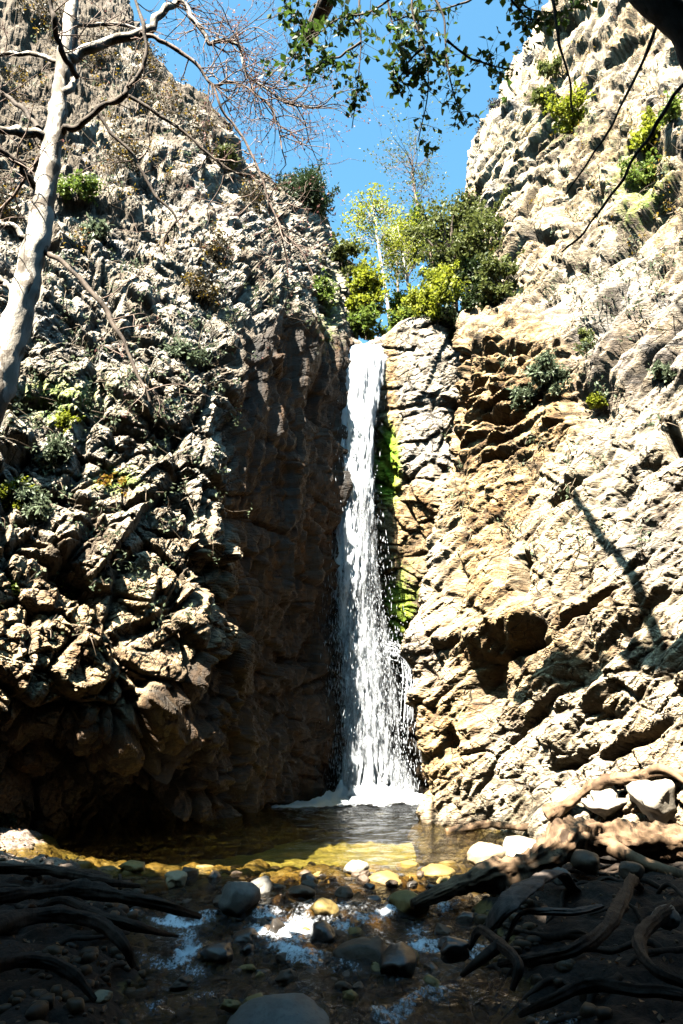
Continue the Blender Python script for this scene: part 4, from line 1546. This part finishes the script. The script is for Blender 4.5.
def sapling(pts, r0, d, label, seed, leaf=None, nl=0, bare=26, bark='pale_stem', name="sapling", blen=(.5, 1.3), lsize=.075, rise=.5, start=.35):
    rng = np.random.default_rng(seed)
    P = [at(p[0], p[1], d) for p in pts]
    root = empty(name, P[0], label, "tree")
    mb = MB()
    tube(mb, P, np.interp(np.arange(len(P)), [0, len(P) - 1], [pxsize(r0 * .5, d, 14), pxsize(r0 * .2, d, 14)]), sides=9, per=6, rough=.05, seed=seed)
    mb.build("trunk", M[bark], root)
    tw, lf, tl = MB(), MB(), []
    for k in range(bare):
        t = rng.uniform(start, 1) * (len(P) - 1)
        p = crom(np.array(P), np.array([t]))[0]
        tips = []
        grow(tw, p, rng.normal(size=3) * np.array([1, 1, .3]) + [0, 0, rise], rng.uniform(*blen), .018, 2, rng, tips, wob=.35, nchild=(2, 3), spread=.55, sides=4)
        tl += [q[0] for q in tips]
    tw.build("branches" if not leaf else "twigs", M[bark], root)
    if leaf:
        tl = np.array(tl)
        k = rng.integers(0, len(tl), nl)
        leaves(lf, tl[k] + rng.normal(0, .10, (nl, 3)), lsize, rng)
        lf.build("crown", M[leaf], root, shade=False)


sapling([(391, 336), (387, 300), (381, 262), (377, 235), (374, 205)], 4, 24, "slender pale sapling with yellow leaves above the waterfall", 301, 'lime', 1900, 30, start=.5)
sapling([(418, 325), (412, 305), (408, 285), (404, 262), (398, 225)], 4.5, 26, "second pale stem standing right of the slender sapling", 302, 'lime', 1800, 28, start=.5)
sapling([(440, 300), (430, 250), (420, 215), (414, 185), (412, 160)], 5, 30, "sparse grey tree rising behind the olive shrub", 303, 'olive', 1100, 44, 'twig_bark', "sparse_tree", (.9, 2.2), rise=.8, start=.35)
sapling([(400, 330), (398, 290), (396, 250), (390, 215)], 3.5, 31, "thin leafy tree against the sky behind the saplings", 304, 'green', 700, 22, 'twig_bark', "young_tree", (.6, 1.4), rise=.9, start=.4)

# on the cliffs
cl = "plants rooted in the cliffs"
cliff_plants = [
    (35, 508, 24, 18, 'sage', 2200, "grey green bush on the left cliff beside the frame edge"),
    (8, 492, 15, 15, 'lime', 1500, "bright lime bush at the left frame edge on the cliff"),
    (66, 190, 20, 16, 'green', 1200, "green bush behind the white trunk on the left cliff"),
    (75, 590, 14, 18, 'green', 800, "small upright green plant low on the left cliff"),
    (14, 592, 10, 8, 'green', 500, "small green plant at the left frame edge low on the cliff"),
    (118, 480, 22, 10, 'yellow', 600, "yellow mossy plant halfway up the left cliff"),
    (186, 352, 18, 10, 'sage', 600, "grey green tuft at the brow of the left cliff"),
    (45, 455, 16, 18, 'sage', 700, "tall grey green tuft above the grey green bush"),
    (6, 820, 9, 16, 'sage', 500, "sunlit small bush at the water's edge on the far left"),
    (320, 290, 10, 16, 'green', 700, "green plant on the ledge below the ridge of the left cliff"),
    (100, 235, 14, 8, 'sage', 500, "low grey tuft on the upper left cliff slope"),
    (225, 165, 12, 10, 'olive', 500, "olive bush near the skyline of the left cliff"),
    (70, 420, 14, 8, 'lime', 500, "yellow-green tuft under the white trunk on the left cliff"),
    (170, 110, 26, 20, 'yellow', 700, "dry bush with yellow leaves under the left skyline"),
    (90, 60, 28, 26, 'yellow', 700, "dry bush with yellow leaves behind the white tree's fork"),
    (20, 100, 22, 34, 'yellow', 600, "dry bush with yellow leaves left of the white trunk"),
    (120, 160, 24, 22, 'yellow', 500, "dry bush with yellow leaves below the dark side limb"),
    (50, 20, 26, 22, 'yellow', 0, "dry bush at the top edge left of the white trunk's fork"),
    (150, 70, 22, 22, 'yellow', 0, "dry bush under the highest part of the left skyline"),
    (200, 140, 22, 18, 'yellow', 0, "dry twiggy bush hanging below the left skyline"),
    (245, 200, 20, 16, 'yellow', 0, "dry twiggy bush on the ridge left of the pine"),
    (10, 215, 24, 24, 'yellow', 0, "dry twiggy bush at the left frame edge behind the trunk"),
    (195, 290, 20, 20, 'yellow', 0, "dry twiggy bush on the dark brow of the left cliff"),
    (215, 250, 20, 18, 'yellow', 0, "dry twiggy bush above the dark brow of the left cliff"),
    (552, 385, 20, 24, 'sage', 1800, "grey green bush in the hollow of the right cliff"),
    (530, 398, 12, 14, 'sage', 700, "smaller grey green bush left of the hollow's bush"),
    (598, 400, 9, 7, 'lime', 400, "yellow-green tuft on the rim below the hollow"),
    (575, 120, 26, 16, 'lime', 1400, "yellow-green bush high on the right cliff"),
    (545, 110, 14, 10, 'olive', 800, "olive bush left of the high yellow-green bush"),
    (640, 140, 24, 22, 'lime', 1600, "yellow-green bush near the right frame edge high on the cliff"),
    (628, 180, 20, 14, 'green', 900, "green bush just under the high right yellow-green bush"),
    (676, 118, 14, 16, 'green', 800, "green bush cut by the right frame edge"),
    (662, 376, 12, 9, 'sage', 500, "small grey tuft on the smooth right slope"),
    (560, 70, 14, 14, 'olive', 700, "olive bush below the top of the right skyline"),
    (585, 350, 12, 14, 'olive', 500, "olive plant growing above the hollow of the right cliff"),
]
for k, (px, py, hw, hh, leaf, n, lab) in enumerate(cliff_plants):
    c = cast(px, py)
    if c is None:
        continue
    p, nor, _ = c
    s = pxsize(1, p[1], p[2])
    if lab.startswith('dry'):
        dry_bush(lab, p, nor, max(hw, hh) * s * .9, 700 + k, cl)
        continue
    ctr = p + nor * hw * s * .6 + np.array([0, 0, hh * s * .15])
    bushy("shrub", lab, "shrub", p, ctr, (hw * s, hw * s * .7, hh * s), n, leaf, s * 2.3, 'dry' if leaf == 'yellow' else 'dark_bark', 400 + k,
          clumps=12, group=cl, trunk_r=max(.01, .05 * hw * s), long=2.2 if leaf == 'sage' else 1.5)


def build_undergrowth():
    rng = np.random.default_rng(33)
    st, gr, ye = MB(), [], []
    zones = [((0, 340, 40, 420), 340), ((0, 230, 400, 640), 80), ((480, 683, 20, 300), 150), ((440, 683, 300, 560), 50)]
    for (x0, x1, y0, y1), n in zones:
        for k in range(n):
            c = cast(rng.uniform(x0, x1), rng.uniform(y0, y1))
            if c is None or not c[2].startswith("cliff") or c[0][1] > 32:
                continue
            p, nor, _ = c
            px, py = project(p[None])
            if 235 < px[0] < 350 and py[0] > 330:
                continue
            top = py[0] < 220 and px[0] < 300
            for j in range(5 if top else 3):
                d = nor * .6 + np.array([0, 0, .5]) + rng.normal(size=3) * .6
                d /= np.linalg.norm(d)
                L = rng.uniform(.15, .55) * (1.6 if top else .8)
                e = p + d * L + rng.normal(size=3) * .1 + np.array([0, 0, -.25 * L])
                tube(st, [p, p + d * L * .5 + rng.normal(size=3) * .04, e], [.010, .008, .004], sides=3, per=2)
                if rng.random() < .6:
                    (ye if rng.random() < .55 and py[0] < 260 else gr).append(e)
    tag(st.build("dry_undergrowth", M['dry']), "dry stems and stalks covering the upper cliff ledges", kind="stuff")
    for pts, nm, mt, lab, m in ((gr, "green_undergrowth", 'sage', "small green weeds scattered over the cliff ledges", 9), (ye, "yellow_undergrowth", 'yellow', "small yellow leaves scattered over the upper cliffs", 5)):
        lf = MB()
        pts = np.repeat(np.array(pts), m, axis=0)
        leaves(lf, pts + rng.normal(0, .07, pts.shape), .045, rng, long=1.8)
        tag(lf.build(nm, M[mt], shade=False), lab, kind="stuff")


build_undergrowth()

# ------------------------------------------------------------------ dense evergreens on the slope behind the viewer: they shade the near bank
def build_shade():
    rng = np.random.default_rng(77)
    for k, (x, y, h, r) in enumerate(((-8.0, -4.5, 17.5, 4.6), (-2.0, -5.0, 18.5, 5.0), (-13.0, -2.5, 15.5, 4.6), (4.2, -4.5, 16.5, 4.6), (-5.2, -1.6, 13.0, 4.2), (0.8, -1.4, 12.5, 3.8), (-10.0, 1.0, 11.5, 3.6), (5.8, .2, 12.0, 3.6), (-3.6, 0.6, 12.5, 3.4), (5.4, 3.4, 13.5, 4.4), (-7.6, 3.4, 12.5, 3.8), (9.5, -1.5, 14.0, 4.5), (1.2, 2.6, 14.5, 4.2))):
        z = float(ground_z(np.array([x]), np.array([y]))[0])
        base, ctr = np.array([x, y if y < 2 or abs(x) > 5 else -2.4, z]), np.array([x, y, z + (h - z) * .62])
        root = empty("evergreen_tree", base, "dense evergreen on the slope facing the waterfall", "tree", "evergreens behind the viewpoint")
        P, cs = crown_points(ctr, (r, r, (h - z) * .42), 15000, rng, 60)

        def clear(Q, m=1.5):
            # leaves cut away to let sun reach pool and dapples; none hangs into view
            gx, gy = Q[:, 0] + Q[:, 2] * S[0] / -S[2], Q[:, 1] + Q[:, 2] * S[1] / -S[2]
            edge = np.interp(gx, [-6, -3.5, -2, 0, 1.5, 3, 6], [11.2, 10.9, 9.55, 9.2, 9.3, 9.8, 10.2]) + .35 * vnoise(np.c_[gx * 1.1, gy * 1.1, 0 * gx], 5)
            gap = np.zeros(len(Q), bool)
            for ax, ay, ar in ((-.42, 8.15, .30), (-1.0, 8.9, .34), (-.75, 7.7, .16), (2.5, 9.7, .28), (3.3, 9.8, .22), (1.7, 9.4, .22), (.25, 8.5, .16), (4.4, 9.9, .3), (2.1, 7.9, .12)):
                gap |= (gx - ax) ** 2 + (gy - ay) ** 2 < (ar + .24) ** 2
            return ~gap & (gy < edge) & ((Q[:, 2] - CAMZ > 1.40 * Q[:, 1] + m) | (Q[:, 1] < -2.0))
        P = P[clear(P)]
        mb = MB()
        leaves(mb, P, .26, rng, up=.5)
        mb.build("crown", M['dark'], root, shade=False)
        tm = MB()
        tube(tm, [base - [0, 0, .3], base * .6 + ctr * .4, ctr], [.3, .25, .15], sides=9, per=4, rough=.1, seed=k)
        for c in cs[clear(cs, 2.0)]:
            a = base + (ctr - base) * rng.uniform(.6, 1)
            tube(tm, [a, (a + c) / 2 + rng.normal(0, .2, 3), c], [.08, .06, .02], sides=5, per=2)
        tm.build("trunk", M['dark_bark'], root)


build_shade()

# ------------------------------------------------------------------ light
world = bpy.data.worlds.new("World")
SC.world = world
world.use_nodes = True
nt = world.node_tree
nt.nodes.clear()
sky = nt.nodes.new('ShaderNodeTexSky')
sky.sky_type = 'NISHITA'
sky.sun_disc = False
sky.sun_elevation = SUN_EL
sky.sun_rotation = math.pi + SUN_AZ
sky.air_density = 1.0
sky.dust_density = .9
sky.ozone_density = 2.0
bg = nt.nodes.new('ShaderNodeBackground')
bg.inputs[1].default_value = .053
wo = nt.nodes.new('ShaderNodeOutputWorld')
tint = nt.nodes.new('ShaderNodeMix')
tint.data_type = 'RGBA'
tint.blend_type = 'MULTIPLY'
tint.inputs[0].default_value = 1
tint.inputs[7].default_value = (.68, 1.14, 1.08, 1)
nt.links.new(sky.outputs[0], tint.inputs[6])
nt.links.new(tint.outputs[2], bg.inputs[0])
nt.links.new(bg.outputs[0], wo.inputs[0])

sun = bpy.data.lights.new("sun", 'SUN')
sun.energy = 5.0
sun.angle = math.radians(.4)
sun.color = (1, .925, .80)
so = bpy.data.objects.new("sun", sun)
so.rotation_euler = Vector(S).to_track_quat('-Z', 'Y').to_euler()
so.location = (-10, -20, 40)
COL.objects.link(so)

SC.view_settings.view_transform = 'Standard'
SC.view_settings.look = 'None'
SC.view_settings.exposure = 2.88
SC.view_settings.gamma = 1
SC.cycles.max_bounces = 6
SC.cycles.diffuse_bounces = 0
SC.cycles.glossy_bounces = 2
SC.cycles.transparent_max_bounces = 24
SC.cycles.use_denoising = True
SC.cycles.caustics_reflective = False
SC.cycles.caustics_refractive = False
